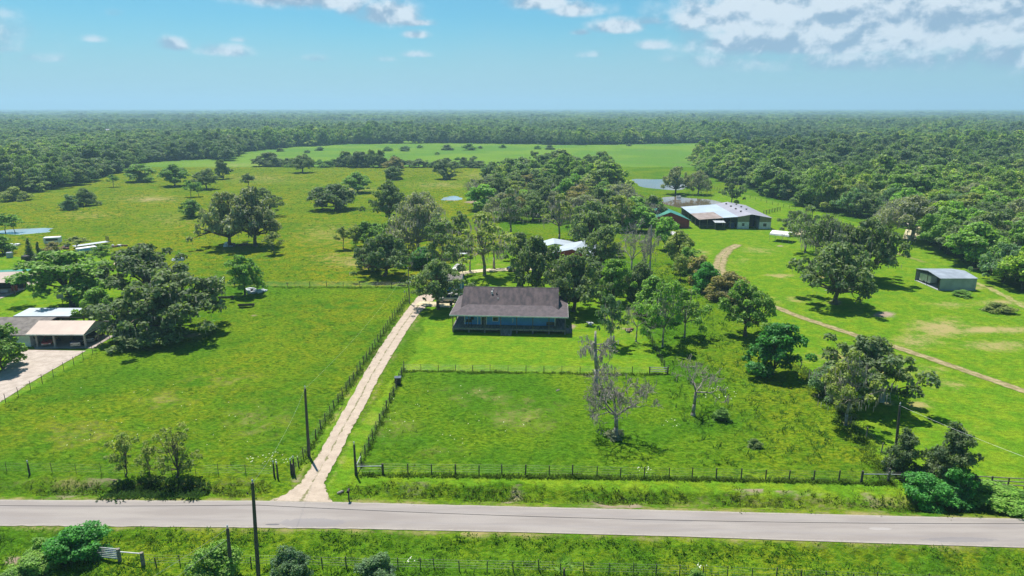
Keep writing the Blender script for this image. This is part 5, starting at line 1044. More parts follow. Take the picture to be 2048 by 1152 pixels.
for i, (x, y) in enumerate(((.1, 0), (L7 * .365, 0), (L7 - .15, 0), (.1, D7), (L7 * .365, D7), (L7 - .15, D7), (L7 - .15, D7 * .55))): q = MB(); q.box(x - .14, x + .14, y - .14, y + .14, 0, he - .12); part(q, 'post', 'concrete', NB)
NH = empty('brown_roof_house', (o7[0], o7[1], 0), rz7, 'low house with grey-brown shingle roof and white end wall at the left edge', 'house')
q = MB(); q.box(-24, -1.3, 1.6, 9.0, 0, 2.35); part(q, 'wall', 'brick', NH); q = MB(); q.box(-1.3, -1.2, .2, 9.0, 0, 2.35); q.box(-3.6, -1.302, .2, .32, 0, 2.3); part(q, 'end_wall', 'white', NH)
q = MB(); q.slab([(-25, -.6, 2.35), (-1.32, -.6, 2.35), (.6, 5.2, 3.82), (-25, 5.2, 3.82)], .12); q.slab([(-25, 5.201, 3.82), (.6, 5.201, 3.82), (4.2, 9.4, 2.5), (-25, 9.4, 2.5)], .12); part(q, 'roof', 'brownroof', NH)
window(NH, -5.2, -4.0, 1.0, 2.0, 1.59); window(NH, 1.0, 1.8, 1.0, 2.0, -1.198, out=1, axis='y')
PT = empty('white_patio_roof', (-92.4, 120.9, 0), 0, 'flat white metal patio roof behind the brown-roofed house', 'patio cover')
q = MB(); q.slab([(0, 0, 2.7), (10.4, 0, 2.7), (10.4, 4.5, 2.95), (0, 4.5, 2.95)], .1); part(q, 'roof', 'whitemetal', PT)
q = MB(); q.box(0, 10.2, .1, .2, 1.9, 2.58); part(q, 'wall_panel', 'tanroof', PT)
for (x, y) in ((10.2, .3), (10.2, 4.3), (5, 4.3)): q = MB(); q.box(x - .08, x + .08, y - .08, y + .08, 0, 2.55); part(q, 'post', 'brick', PT)
SW = empty('white_garden_shed', G(225, 674)[:2] + (0,), .1, 'narrow white shed pressed against the left side of the huge live oak', 'shed')
q = MB(); q.box(0, 1.9, 0, 3.2, 0, 2.1); part(q, 'wall', 'fascia', SW); q = MB(); q.slab([(-.2, -.2, 2.15), (2.1, -.2, 2.15), (2.1, 3.4, 2.5), (-.2, 3.4, 2.5)], .08); part(q, 'roof', 'junkdark', SW); q = MB(); q.box(.5, 1.0, -.04, -.005, .1, 1.8); part(q, 'door', 'glass', SW)
OS = empty('open_tool_shed', G(-16, 592)[:2] + (0,), .18, 'open shed with green and cream roof and clutter inside at the left edge', 'shed')
q = MB(); q.slab([(-5, -.3, 3.1), (4.8, -.3, 2.95), (4.3, 6.5, 3.9), (-5, 6.5, 3.9)], .1); part(q, 'roof', 'tanroof', OS); q = MB(); q.slab([(-5, 6.6, 3.95), (5.0, 6.6, 3.9), (5.2, 8.2, 4.0), (-5, 8.2, 4.0)], .08); part(q, 'upper_roof', 'greenroof', OS)
for (x, y) in ((4.6, 0), (4.9, 8.6), (1.2, 0), (-3, 0), (4.5, 4.5)): q = MB(); q.box(x - .1, x + .1, y - .1, y + .1, 0, 2.9); part(q, 'post', 'rusty', OS)
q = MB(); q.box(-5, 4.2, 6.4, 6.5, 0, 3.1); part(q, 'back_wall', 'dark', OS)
JK = [('work_bench', (1.5, 2.2), (1.6, .8, .9), 'palegrey', 'grey work bench cluttering the open tool shed', 'bench'), ('red_cabinet', (3.2, 3.0), (1.0, .7, 1.5), 'red', 'red tool cabinet inside the open tool shed', 'cabinet'), ('white_freezer', (0, .9), (1.1, .7, .95), 'white', 'white chest freezer at the front of the open tool shed', 'freezer')]
def local(e, x, y): c, s_ = math.cos(e.rotation_euler[2]), math.sin(e.rotation_euler[2]); return (e.location[0] + c * x - s_ * y, e.location[1] + s_ * x + c * y, 0)
for nm, pos, sz, mt, lab, ct in JK:
    e = empty(nm, local(OS, *pos), .2, lab, ct); q = MB(); q.box(-sz[0] / 2, sz[0] / 2, -sz[1] / 2, sz[1] / 2, sz[2] * .2, sz[2]); part(q, 'body', mt, e, bevel=.03)
    q = MB(); [q.box(a * sz[0] * .45 - .04, a * sz[0] * .45 + .04, b * sz[1] * .4 - .04, b * sz[1] * .4 + .04, 0, sz[2] * .2 - .001) for a in (-1, 1) for b in (-1, 1)]; part(q, 'foot', 'junkdark', e)
# ------------------------------------------------------------------ vehicles
def car(name, kind, loc, rzz, pmat, label, cat):
    e = empty(name, loc, rzz, label, cat)
    if kind == 'sedan': st_ = [(-2.35, .35, .80, .80), (-2.2, .28, .92, .86), (-1.6, .25, .98, .88), (-.9, .22, .98, .9), (1.0, .22, .95, .9), (1.7, .25, .86, .88), (2.2, .3, .74, .84), (2.38, .38, .62, .72)]; cab = [(-1.75, -.95), (1.25, .45), .98, 1.42]
    elif kind == 'suv': st_ = [(-2.35, .42, 1.0, .86), (-2.3, .35, 1.1, .9), (-1.4, .32, 1.12, .93), (.9, .32, 1.1, .93), (1.3, .34, 1.06, .92), (2.1, .36, .98, .88), (2.35, .45, .8, .78)]; cab = [(-2.28, -2.0), (1.15, .45), 1.1, 1.74]
    else: st_ = [(-2.85, .5, 1.1, .92), (-2.8, .45, 1.18, .95), (-1.0, .42, 1.18, .96), (1.2, .42, 1.18, .96), (1.6, .42, 1.16, .95), (2.5, .45, 1.08, .92), (2.75, .5, .9, .82)]; cab = [(-1.1, -.95), (1.35, .75), 1.17, 1.85]
    q = MB(); rings = []
    for (x, zl, zb, hw_) in st_:
        n_ = len(q.v); zm = zl + (zb - zl) * .55; ring = [(x, -hw_ * .93, zl), (x, -hw_, zm), (x, -hw_ * .94, zb), (x, 0, zb + .035), (x, hw_ * .94, zb), (x, hw_, zm), (x, hw_ * .93, zl)]; q.v += ring; rings.append(n_)
    for a, b in zip(rings[:-1], rings[1:]):
        for i in range(7): j = (i + 1) % 7; q.f.append((a + i, a + j, b + j, b + i))
    q.f.append(tuple(rings[0] + i for i in range(7))); q.f.append(tuple(rings[-1] + i for i in reversed(range(7)))); body = part(q, 'body', pmat, e, smooth=False, bevel=.02)
    (xb0, xr0), (xb1, xr1), zb, zr_ = cab; hb = .80; hr_ = .62; q = MB()
    bot = [(xb0, -hb, zb - .02), (xb1, -hb, zb - .02), (xb1, hb, zb - .02), (xb0, hb, zb - .02)]; top = [(xr0, -hr_, zr_ - .04), (xr1, -hr_, zr_ - .04), (xr1, hr_, zr_ - .04), (xr0, hr_, zr_ - .04)]
    q.v = bot + top; q.f = [(3, 2, 1, 0), (4, 5, 6, 7), (0, 1, 5, 4), (1, 2, 6, 5), (2, 3, 7, 6), (3, 0, 4, 7)]; part(q, 'windows', 'glass', e)
    q = MB(); q.box(xr0 - .03, xr1 + .03, -hr_ - .03, hr_ + .03, zr_ - .04, zr_ + .02); part(q, 'roof', pmat, e, bevel=.02)
    q = MB()
    for sy_ in (-1, 1):
        for (a, b) in ((bot[0], top[0]), (bot[1], top[1])): q.tube((a[0], sy_ * hb, a[2]), (b[0], sy_ * hr_, b[2]), .045, n=5)
        xm_ = (xb0 + xb1) / 2; q.tube((xm_, sy_ * (hb + .0), zb), (xm_, sy_ * hr_, zr_ - .03), .045, n=5)
    part(q, 'pillar', pmat, e)
    wx = 1.42 if kind != 'pickup' else 1.75; wr = .33 if kind == 'sedan' else .39
    for sx_ in (-1, 1):
        for sy_ in (-1, 1):
            q = MB(); q.tube((sx_ * wx, sy_ * .72, wr), (sx_ * wx, sy_ * .965, wr), wr, n=16); wq = part(q, 'wheel', 'tyre', e); q = MB(); q.tube((sx_ * wx, sy_ * .93, wr), (sx_ * wx, sy_ * .975, wr), wr * .62, n=12); part(q, 'rim', 'rim', wq)
    xf = st_[-1][0]; xk = st_[0][0]; zf = st_[-1][2]
    for sy_ in (-1, 1):
        q = MB(); q.box(xf - .12, xf + .015, sy_ * .56 - .15, sy_ * .56 + .15, zf - .2, zf - .03); part(q, 'headlight', 'lamp', e); q = MB(); q.box(xk - .015, xk + .1, sy_ * .62 - .12, sy_ * .62 + .12, .72, .95); part(q, 'taillight', 'tail', e)
    q = MB(); q.box(xf - .05, xf + .05, -.75, .75, .3, .5); q.box(xk - .05, xk + .06, -.75, .75, .34, .55); part(q, 'bumper', 'p_dgrey' if kind != 'pickup' else 'galv', e)
    if kind == 'pickup':
        q = MB(); q.box(-2.7, -1.25, -.72, .72, 1.19, 1.2); part(q, 'bed', 'grille', e); q = MB(); q.box(-2.82, -1.2, -.95, -.8, 1.17, 1.28); q.box(-2.82, -1.2, .8, .95, 1.17, 1.28); q.box(-2.85, -2.72, -.8, .8, 1.17, 1.28); part(q, 'bed_rail', pmat, e)
        q = MB(); q.box(xf - .02, xf + .03, -.4, .4, .55, .85); part(q, 'grille', 'galv', e)
    return e
def at(px, py): p = G(px, py); return (p[0], p[1], .05)
car('parked_suv', 'suv', at(897, 603.5), PI + .03, 'p_silver', 'grey-beige SUV parked side-on between the oak and the blue house', 'SUV')
car('parked_car', 'sedan', at(917, 594), PI + .25, 'p_white', 'white car tucked behind the grey-beige SUV, its tail behind the roof', 'car')
car('parked_sedan', 'sedan', at(917, 540), PI + R(68), 'p_white', 'white sedan standing on the grass where the curved gravel path begins', 'car')
car('parked_suv', 'suv', at(1032, 541), PI + R(28), 'p_navy', 'dark navy SUV at the right end of the curved gravel path', 'SUV')
car('parked_car', 'sedan', at(1046, 531), PI + R(35), 'p_dgrey', 'grey car behind the navy SUV, half under the oak', 'car')
car('parked_car', 'sedan', at(103, 685.5), R(-74), 'p_red', 'dark red car parked in the left bay of the beige carport', 'car')
car('pickup_truck', 'pickup', at(163, 685.5), R(-76), 'p_navy', 'dark blue pickup facing out of the beige carport', 'pickup truck')
car('pickup_truck', 'pickup', at(190, 677), R(-76), 'p_black', 'black pickup at the open right side of the beige carport', 'pickup truck')
car('parked_car', 'sedan', at(1590, 461), R(170), 'p_white', 'white vehicle at the end of the pale track right of the long barn', 'car')
e = car('parked_suv', 'suv', at(1872, 440), R(190), 'p_dgrey', 'dark vehicle on the pale clearing inside the right wood', 'SUV')
# flat trailer behind the yard
def flat_trailer(loc, rzz, L_, W_, mat_, label, head=False):
    e = empty('flatbed_trailer', loc, rzz, label, 'trailer'); q = MB(); q.box(-L_ / 2, L_ / 2, -W_ / 2, W_ / 2, .55, .68); part(q, 'bed', mat_, e, bevel=.02)
    for sx_ in (-.45, .45):
        for sy_ in (-1, 1): q = MB(); q.tube((sx_, sy_ * (W_ / 2 - .24), .32), (sx_, sy_ * (W_ / 2 - .02), .32), .32, n=12); part(q, 'wheel', 'tyre', e)
    q = MB(); q.tube((L_ / 2, -.5, .55), (L_ / 2 + 1.3, 0, .5), .05); q.tube((L_ / 2, .5, .55), (L_ / 2 + 1.3, 0, .5), .05); q.tube((L_ / 2 + 1.25, 0, 0), (L_ / 2 + 1.25, 0, .6), .04); part(q, 'drawbar', 'junkdark', e)
    if head:
        q = MB()
        for y in np.linspace(-W_ / 2 + .1, W_ / 2 - .1, 5): q.tube((L_ / 2 - .1, y, .68), (L_ / 2 - .1, y, 2.1), .06)
        q.tube((L_ / 2 - .1, -W_ / 2 + .05, 2.1), (L_ / 2 - .1, W_ / 2 - .05, 2.1), .07); q.tube((L_ / 2 - .1, -W_ / 2 + .05, 1.4), (L_ / 2 - .1, W_ / 2 - .05, 1.4), .05); part(q, 'headboard', 'junkdark', e)
    return e
flat_trailer(at(922, 512), PI + .12, 3.4, 1.7, 'palegrey', 'small pale flat trailer at the fence behind the white sedan')
flat_trailer(at(183, 492), R(52), 9.5, 2.5, 'palegrey', 'long pale flatbed trailer with black headboard in the junk yard', True)
e = empty('camper_shell', at(107, 489), R(20), 'white boxy camper shell at the back of the junk yard', 'camper'); q = MB(); q.box(-2.2, 2.2, -1.1, 1.1, .5, 2.3); part(q, 'body', 'white', e, bevel=.15); q = MB(); q.box(-1.6, 1.6, -1.13, -1.102, 1.3, 1.9); part(q, 'window', 'glass', e); q = MB(); q.box(-1.9, 1.9, -.9, .9, .0, .499); part(q, 'chassis', 'rusty', e)
e = empty('stock_trailer', at(174, 506), R(50), 'white and blue rounded trailer in front of the flatbed in the junk yard', 'trailer'); q = MB(); q.box(-2.6, 2.6, -1.0, 1.0, .5, 1.7); part(q, 'body', 'white', e, bevel=.3); q = MB(); q.box(-2.4, 2.4, -1.04, -1.003, .9, 1.35); part(q, 'side_stripe', 'blue', e)
for sy_ in (-1, 1): q = MB(); q.tube((0, sy_ * 1.01, .33), (0, sy_ * 1.2, .33), .33, n=12); part(q, 'wheel', 'tyre', e)
def junk(px, py, s_, mt, lab, seed):
    rr = random.Random(seed); e = empty('scrap_heap', at(px, py), rr.uniform(0, 3), lab, 'scrap'); 
    for i in range(5):
        q = MB(); a, b, c = rr.uniform(.2, .7) * s_, rr.uniform(.1, .4) * s_, rr.uniform(.1, .4) * s_; x, y = rr.uniform(-.6, .6) * s_, rr.uniform(-.5, .5) * s_
        n_ = len(q.v); q.box(x - a, x + a, y - b, y + b, -.05, c); t_ = rr.uniform(-.5, .5); q.v = [(vx + t_ * vz, vy - t_ * (vx - x), vz) for vx, vy, vz in q.v]; part(q, 'scrap_piece', mt[i % len(mt)], e)
junk(228, 494, 1.6, ['rusty', 'junkdark', 'palegrey'], 'scrap pieces right of the long flatbed trailer', 1); junk(243, 493, 1.3, ['palegrey', 'rusty', 'fascia'], 'pale scrap between the flatbed and the white drum', 2)
junk(282, 492, 1.8, ['fascia', 'junkdark', 'palegrey'], 'white and black scrap farthest right in the junk yard', 3); junk(125, 499, 2.6, ['rusty', 'rusty', 'palegrey'], 'rusty scrap row before the white camper shell', 4)
junk(28, 492, 1.6, ['palegrey', 'fascia'], 'whitish scrap at the far left near the small pond', 5); junk(500, 583, 1.9, ['palegrey', 'galv', 'rusty'], 'sheet metal heap under the tree at the back fence', 6); junk(523, 583, 1.5, ['palegrey', 'fascia', 'palegrey'], 'loose pale sheets right of the sheet metal heap', 7)
junk(362, 520, 2.0, ['palegrey', 'galv', 'fascia'], 'pale metal panels leaning right of the two live oaks', 8); junk(460, 491, 2.4, ['fascia', 'rusty', 'palegrey'], 'boards lying under the left half of the great oak clump', 9)
junk(489, 490, 1.8, ['rusty', 'rusty', 'junkdark'], 'rusty implements under the great oak clump', 10); junk(1725, 553, 1.4, ['junkdark', 'rusty'], 'dark implement in the shade of the large oak on the grass', 11); junk(1180, 648, .8, ['fascia', 'palegrey'], 'pale rubble in the oak shade right of the blue house', 12)
junk(1258, 662, .9, ['rusty', 'grey_post', 'dead_wood'], 'brush pile with boards before the leafless forked tree', 13); junk(1400, 584, 1.4, ['junkdark', 'grey_post'], 'black log on the bare soil patch beyond the row of trees', 15)
# black water tanks, drums, troughs
def tank(px, py, r, h_, mt, lab, cat='tank', nm='water_tank'):
    e = empty(nm, at(px, py), 0, lab, cat); q = MB(); q.lathe((0, 0, -.05), [(r, 0), (r, h_ * .9), (r * .85, h_), (r * .25, h_ * 1.06)], 18); part(q, 'body', mt, e, smooth=False); q = MB(); q.lathe((0, 0, h_ * 1.02), [(r * .25, 0), (r * .25, .12)], 10); part(q, 'lid', 'junkdark', e)
tank(53, 526, 1.0, 2.0, 'grille', 'black upright water tank by the two cedars'); tank(20, 515, .8, 1.5, 'corr', 'grey tank under the round tree at the left edge'); tank(67, 526, .5, 1.2, 'junkdark', 'small dark drum right of the black water tank', 'drum', 'drum'); tank(809, 580 + 6, .12, .5, 'fascia', 'small white marker drum beside the light pole', 'drum', 'drum')
tank(902, 610, .32, 1.0, 'grille', 'black bin standing by the trunk of the oak left of the blue house', 'bin', 'rubbish_bin')
def trough(px, py, rzz, lab):
    e = empty('feed_trough', at(px, py), rzz, lab, 'trough'); q = MB(); q.box(-1.6, 1.6, -.35, .35, .25, .32); q.box(-1.6, 1.6, -.35, -.3, .321, .6); q.box(-1.6, 1.6, .3, .35, .321, .6); q.box(-1.6, -1.55, -.299, .299, .321, .6); q.box(1.55, 1.6, -.299, .299, .321, .6); part(q, 'basin', 'junkdark', e)
    for sx_ in (-1.3, 1.3): q = MB(); q.box(sx_ - .06, sx_ + .06, -.32, .32, 0, .249); part(q, 'leg', 'junkdark', e)
trough(452, 599, .06, 'upper of two long black troughs in the left pasture'); trough(493, 614, .15, 'lower of two long black troughs in the left pasture'); trough(480, 570, .0, 'black trough hidden behind the medium tree at the back fence')
# white wrapped bales
bl = G(1366, 481)
for i in range(5):
    for j in range(2):
        x = bl[0] - 1.9 + j * 1.75 + (.0 if i < 4 else .4) + (4 - i) * -.62; y = bl[1] - 1 + (i) * 2.0 if 0 else bl[1] - 2.5 + i * 2.4
        e = empty('hay_bale', (x, y, 0), R(-14), 'white wrapped round hay bale in the double row in front of the red barn', 'hay bale', 'white bales by the red barn')
        q = MB(); q.tube((-.8, 0, .78), (.8, 0, .78), .8, n=18); part(q, 'wrap', 'bale', e, smooth=False, bevel=.12)
# basketball hoop
e = empty('basketball_hoop', at(128, 622), .2, 'portable basketball hoop on the grass behind the white patio roof', 'basketball hoop'); q = MB(); q.tube((0, 0, 0), (0, 0, 2.9), .06); q.tube((0, 0, 2.9), (0, -.6, 3.1), .05); part(q, 'pole', 'grille', e)
q = MB(); q.box(-.65, .65, -.68, -.62, 2.75, 3.65); part(q, 'backboard', 'palegrey', e); q = MB(); [q.tube((.23 * math.cos(a), -.95 + .23 * math.sin(a), 2.95), (.23 * math.cos(a + .52), -.95 + .23 * math.sin(a + .52), 2.95), .018, n=4) for a in np.arange(0, 6.28, .5236)]; part(q, 'rim', 'rusty', e)
# electric meter box under the lower right tree
e = empty('electric_cabinet', at(1762, 806), 0, 'pale electric cabinet standing under the broad dark tree at the lower right', 'electric cabinet'); q = MB(); q.box(-.35, .35, -.25, .25, .1, 2.1); part(q, 'body', 'palegrey', e, bevel=.04); q = MB(); q.box(-.3, .3, -.28, -.252, .3, 1.9); part(q, 'door', 'corr', e); q = MB(); q.tube((.7, 0, 0), (.7, 0, 1.4), .05); q.tube((.35, 0, 1.0), (.7, 0, 1.0), .03); part(q, 'pipe', 'galv', e)
e = empty('well_pump', at(1776, 806), 0, 'pipe work on short legs beside the pale electric cabinet', 'pump'); q = MB(); q.tube((-.3, 0, 0), (-.1, 0, 1.5), .045); q.tube((.3, 0, 0), (.1, 0, 1.5), .045); q.tube((-.25, 0, .7), (.25, 0, .7), .04); part(q, 'stand', 'galv', e); q = MB(); q.lathe((0, 0, 1.4), [(.16, 0), (.2, .25), (.08, .4)], 10); part(q, 'head', 'blue', e)
# ------------------------------------------------------------------ poles and wires
def pole(px, py, top, label, lean=(0, 0), r=.15, cat='utility pole', cross=None, name='utility_pole', mat='pole', topx=None):
    x, y, _ = G(px, py); h_ = height(px, py, top)
    if topx: lean = ((topx - 1024) / F * (y * CT - (h_ - H) * ST) - x, 0)
    e = empty(name, (x, y, 0), 0, label, cat); q = MB(); q.path([(0, 0, -.4), (lean[0] / 2, lean[1] / 2, h_ / 2), (lean[0], lean[1], h_)], [r * 1.15, r, r * .78], 10); part(q, 'shaft', mat, e)
    q = MB(); q.tube((lean[0], lean[1], h_), (lean[0], lean[1], h_ + .22), .035); q.lathe((lean[0], lean[1], h_ + .18), [(.04, 0), (.09, .03), (.05, .08), (.08, .11), (.03, .17)], 8); part(q, 'insulator', 'palegrey', e); return e, np.array([x + lean[0], y + lean[1], h_])
eA, tA = pole(517, 1158, 966, 'tall wooden utility pole in front of the road at the driveway mouth', r=.16, topx=505)
eB, tB = pole(464, 1162, 1057, 'shorter wooden pole just left of the tall one at the bottom edge', r=.16, topx=455)
eC, tC = pole(618, 913, 777, 'wooden utility pole beside the driveway fence in the left pasture', r=.16, topx=610)
eD, tD = pole(1789, 926, 811, 'leaning wooden utility pole behind the upright dark bush at the lower right', r=.16, topx=1800)
eE, tE = pole(819, 607, 538, 'pale light pole at the top of the driveway', (0, 0), .12, 'light pole', mat='grey_post')
eF, tF = pole(1226, 604, 556, 'pale light pole wrapped by the green tree right of the blue house', (0, 0), .12, 'light pole', mat='grey_post')
q = MB(); q.lathe((0.28, -.1, 4.1), [(.2, 0), (.22, .6), (.1, .7)], 10); part(q, 'transformer', 'palegrey', eE)
q = MB(); q.lathe((.0, -.3, tA[2] - .9), [(.03, 0), (.09, .1), (.03, .2)], 8); part(q, 'cable_clamp', 'junkdark', eA)
def sagline(a, b, sag, r, mat, name, label, cat='wire', group=None):
    a = np.array(a, float); b = np.array(b, float); mid_ = a.copy(); q = MB(); pts = []
    for i in range(25): t = i / 24; p_ = a * (1 - t) + b * t; p_[2] -= sag * 4 * t * (1 - t); pts.append(p_ - mid_)
    for i in range(24): q.tube(pts[i], pts[i + 1], r, n=4, cap=False)
    o_ = q.build(name, M[mat]); o_.location = mid_; return tag(o_, label, cat, group)
zc = height(517, 1158, 1010); aC = (tA[0] + .02, tA[1], zc)
sagline(aC, (tA[0] - 62, tA[1] + 1.5, zc + .3), .55, .022, 'cable', 'telephone_cable', 'black sagging cable running left from the tall pole above the road', 'cable')
sagline(aC, (tA[0] + 92, tA[1] - 2.5, zc + .3), 1.0, .022, 'cable', 'telephone_cable', 'black sagging cable running right from the tall pole above the road', 'cable')
sagline(tB, tB + np.array([-9, -12, -1.2]), .3, .010, 'galv', 'power_line', 'pale wire going down left from the top of the shorter pole', 'wire')
sagline(tB - (0, 0, .9), tB + np.array([-8, -13, -2.2]), .3, .010, 'galv', 'power_line', 'lower pale wire going down left from the shorter pole', 'wire')
sagline(tA, tC, .8, .008, 'galv', 'power_line', 'thin wire from the tall pole over the road to the pasture pole', 'wire'); sagline(tC, tE, 1.2, .008, 'galv', 'power_line', 'thin wire along the driveway to the light pole', 'wire')
sagline(tD, (tD[0] + 14, tD[1] - 22, 7.0), .6, .012, 'galv', 'power_line', 'pale wire dropping from the leaning pole across the dark bush to the right', 'wire')
# ------------------------------------------------------------------ fences
def pts_px(l): return [G(*p)[:2] for p in l]
def resample(pl, step):
    out = [pl[0]]; acc = 0
    for a, b in zip(pl[:-1], pl[1:]):
        L_ = math.hypot(b[0] - a[0], b[1] - a[1]); n_ = max(1, round(L_ / step))
        for i in range(1, n_ + 1): out.append((a[0] + (b[0] - a[0]) * i / n_, a[1] + (b[1] - a[1]) * i / n_))
    return out
def fence(name, pl, label, h_=1.25, r=.07, mat='post', nw=4, big=(), rails=(), wr=.008, seed=0, jit=.04):
    rr = random.Random(seed); o0 = pl[0]; e = empty(name, (o0[0], o0[1], 0), 0, label, 'fence'); wires = MB()
    for i, p in enumerate(pl):
        hh = h_ * rr.uniform(.93, 1.08) * (1.15 if i in big else 1); rr_ = r * (1.9 if i in big else rr.uniform(.8, 1.15)); q = MB(); x, y = p[0] - o0[0], p[1] - o0[1]
        lx, ly = rr.uniform(-jit, jit), rr.uniform(-jit, jit); gz = ground_z(*p) if p[1] < 400 else 0; q.path([(x, y, gz - .3), (x + lx, y + ly, gz + hh)], [rr_, rr_ * .92], 7); part(q, 'post', mat, e)
    for a, b in zip(pl[:-1], pl[1:]):
        for k_ in range(nw): z = h_ * (.25 + .68 * k_ / max(1, nw - 1)); wires.tube((a[0] - o0[0], a[1] - o0[1], z), (b[0] - o0[0], b[1] - o0[1], z), wr, n=3, cap=False)
    if nw: part(wires, 'wire', 'wire', e)
    for (i, j, z, m_) in rails: a, b = pl[i], pl[j]; q = MB(); q.tube((a[0] - o0[0], a[1] - o0[1], h_ * z), (b[0] - o0[0], b[1] - o0[1], h_ * z), .055); part(q, 'brace_rail', m_, e)
    return e
ff = [(712, 948), (766, 947), (816, 947.5), (863, 948), (910.5, 948.5), (958, 949), (1004, 949.5), (1051, 950), (1098, 951), (1145, 952), (1194, 953), (1240.5, 954), (1288, 955), (1338, 956), (1384, 957), (1432, 958), (1482, 959), (1531, 960), (1578, 961), (1627, 962), (1677, 963), (1722.5, 963.5), (1776, 964), (1808, 964.5)]
fence('wire_fence', pts_px(ff), 'wire fence on dark wooden posts along the road side of the front pasture', 1.3, .075, big=(1, 21, 22), rails=((0, 1, .72, 'galv'), (21, 22, .72, 'galv'), (22, 23, .72, 'galv')))
e, _ = pole(712, 950, 889, 'tall square gate post at the road corner of the front pasture', (0, 0), .13, 'gate post', name='gate_post', mat='post')
fence('wire_fence', resample(pts_px([(714, 944), (745, 876), (779.5, 804), (787, 790), (808, 738)]), 2.35), 'wire fence climbing beside the driveway along the front pasture', 1.3, .07, rails=((0, 1, .7, 'galv'),), seed=2)
fence('wire_fence', resample(pts_px([(808, 742), (980, 744), (1160, 746), (1299, 748)]), 2.9), 'wire fence between the mown front yard and the front pasture', 1.15, .05, seed=3)
e = fence('tube_gate', pts_px([(1299, 748), (1335, 749)]), 'pale tube gate closing the right end of the yard fence', 1.3, .13, nw=0, rails=((0, 1, .35, 'galv'), (0, 1, .6, 'galv'), (0, 1, .85, 'galv')), seed=4)
fence('wire_fence', resample(pts_px([(1335, 748), (1313, 705), (1290, 655), (1268, 615), (1250, 578)]), 2.2), 'wire fence on dark posts down the right side of the yard', 1.35, .055, seed=5)
fence('wire_fence', resample(pts_px([(1250, 578), (1236, 548), (1226, 522)]), 3.0), 'far end of the right yard fence beyond the round bush', 1.3, .055, seed=6)
fence('wire_fence', resample(pts_px([(588, 951), (607, 915), (642, 858), (677, 804), (700, 770), (745, 700), (785, 638), (818, 590)]), 2.3), 'wire fence on uneven dark posts along the left side of the driveway', 1.3, .075, big=(0,), seed=7, jit=.1)
fence('wire_fence', pts_px([(-40, 945), (14, 945), (59, 947), (105, 947), (153, 948), (203, 949), (250, 950), (297, 951), (345, 951), (392, 950.5), (437, 950), (492, 950), (549, 952)]), 'thin roadside fence on steel stakes in front of the left pasture', 1.3, .03, big=(), seed=8)
for (px_, py_, tp, lb) in ((549, 954, 927, 'left one of two paired gate posts left of the driveway mouth'), (556, 958, 929, 'right one of two paired gate posts left of the driveway mouth'), (583, 950, 922, 'left of the two braced posts at the start of the driveway fence'), (589, 950, 917, 'right of the two braced posts at the start of the driveway fence'), (59, 947, 926, 'stouter wooden post in the thin roadside fence at the left')):
    pole(px_, py_, tp, lb, (0, 0), .10, 'post', name='gate_post', mat='post')
fence('wire_fence', pts_px([(-60, 846), (-20, 825), (12, 806), (37, 793), (61.5, 780), (85, 767), (107, 754), (128, 741), (148, 730), (167, 719), (185.5, 707), (203, 697), (221, 687), (236, 678)]), 'chain link fence between the concrete driveway and the left pasture', 1.45, .045, nw=5, seed=9)
fence('wire_fence', resample(pts_px([(440, 573), (530, 574), (620, 574), (720, 574), (815, 575)]), 4.2), 'low wire fence across the left pasture behind the troughs', 1.3, .06, seed=10)
fence('wooden_gate', pts_px([(398, 566), (417, 569)]), 'dark wooden gate at the bare ground behind the live oaks', 1.5, .12, nw=0, rails=((0, 1, .4, 'grey_post'), (0, 1, .8, 'grey_post')), seed=11)
fence('wooden_gate', pts_px([(441, 573), (449, 563)]), 'pale open gate right of the bare ground behind the live oaks', 1.5, .1, nw=0, rails=((0, 1, .4, 'fascia'), (0, 1, .8, 'fascia')), seed=12)
fence('wire_fence', resample(pts_px([(893, 507), (960, 507), (1032, 507)]), 3.2), 'wire fence behind the white sedan at the back of the yard', 1.5, .08, seed=13)
fence('wire_fence', resample(pts_px([(205, 536), (245, 520), (262, 508), (300, 500)]), 3.5), 'fence with wooden posts along the pale walk near the junk yard', 1.6, .09, seed=14)
fence('wire_fence', resample(pts_px([(1415, 372), (1450, 386), (1500, 397), (1545, 409), (1590, 420)]), 4.5), 'long wire fence beyond the ponds at the edge of the right wood', 1.3, .08, seed=15)
fence('board_fence', resample(pts_px([(1527, 429), (1560, 421)]), 2.4), 'dark board corral fence at the back corner of the long barn', 1.6, .12, nw=0, rails=((0, -1, .3, 'post'), (0, -1, .6, 'post'), (0, -1, .9, 'post')), seed=16)
bf = resample(pts_px([(1948, 973), (2048, 978), (2150, 984)]), 2.0); fence('board_fence', bf, 'brown three-rail board fence at the right edge above the road', 1.35, .09, nw=0, rails=((0, -1, .3, 'grey_post'), (0, -1, .62, 'grey_post'), (0, -1, .93, 'grey_post')), seed=17, jit=.01)
fence('wire_fence', resample(pts_px([(1776, 964), (1762, 905), (1732, 875), (1700, 848), (1655, 800), (1600, 735), (1545, 690)]), 3.6), 'weathered grey fence running up along the dark trees at the lower right', 1.3, .08, mat='grey_post', seed=18, jit=.18)
bo = [(285, 1128), (313, 1131), (361, 1131), (408, 1131), (455, 1131), (502, 1131), (552, 1132), (600, 1133), (645, 1135), (693, 1136), (744, 1138), (797, 1138), (840, 1139), (869, 1140), (919, 1141), (974, 1142), (1027, 1143), (1078, 1144), (1122, 1145), (1167, 1147), (1217.6, 1148), (1266, 1149), (1312, 1150), (1359, 1152), (1407, 1153), (1455, 1155), (1504, 1157), (1552, 1159), (1602, 1161), (1652, 1164), (1703, 1166), (1752, 1168), (1804, 1170), (1854, 1172), (1917, 1175), (1980, 1177), (2048, 1180)]
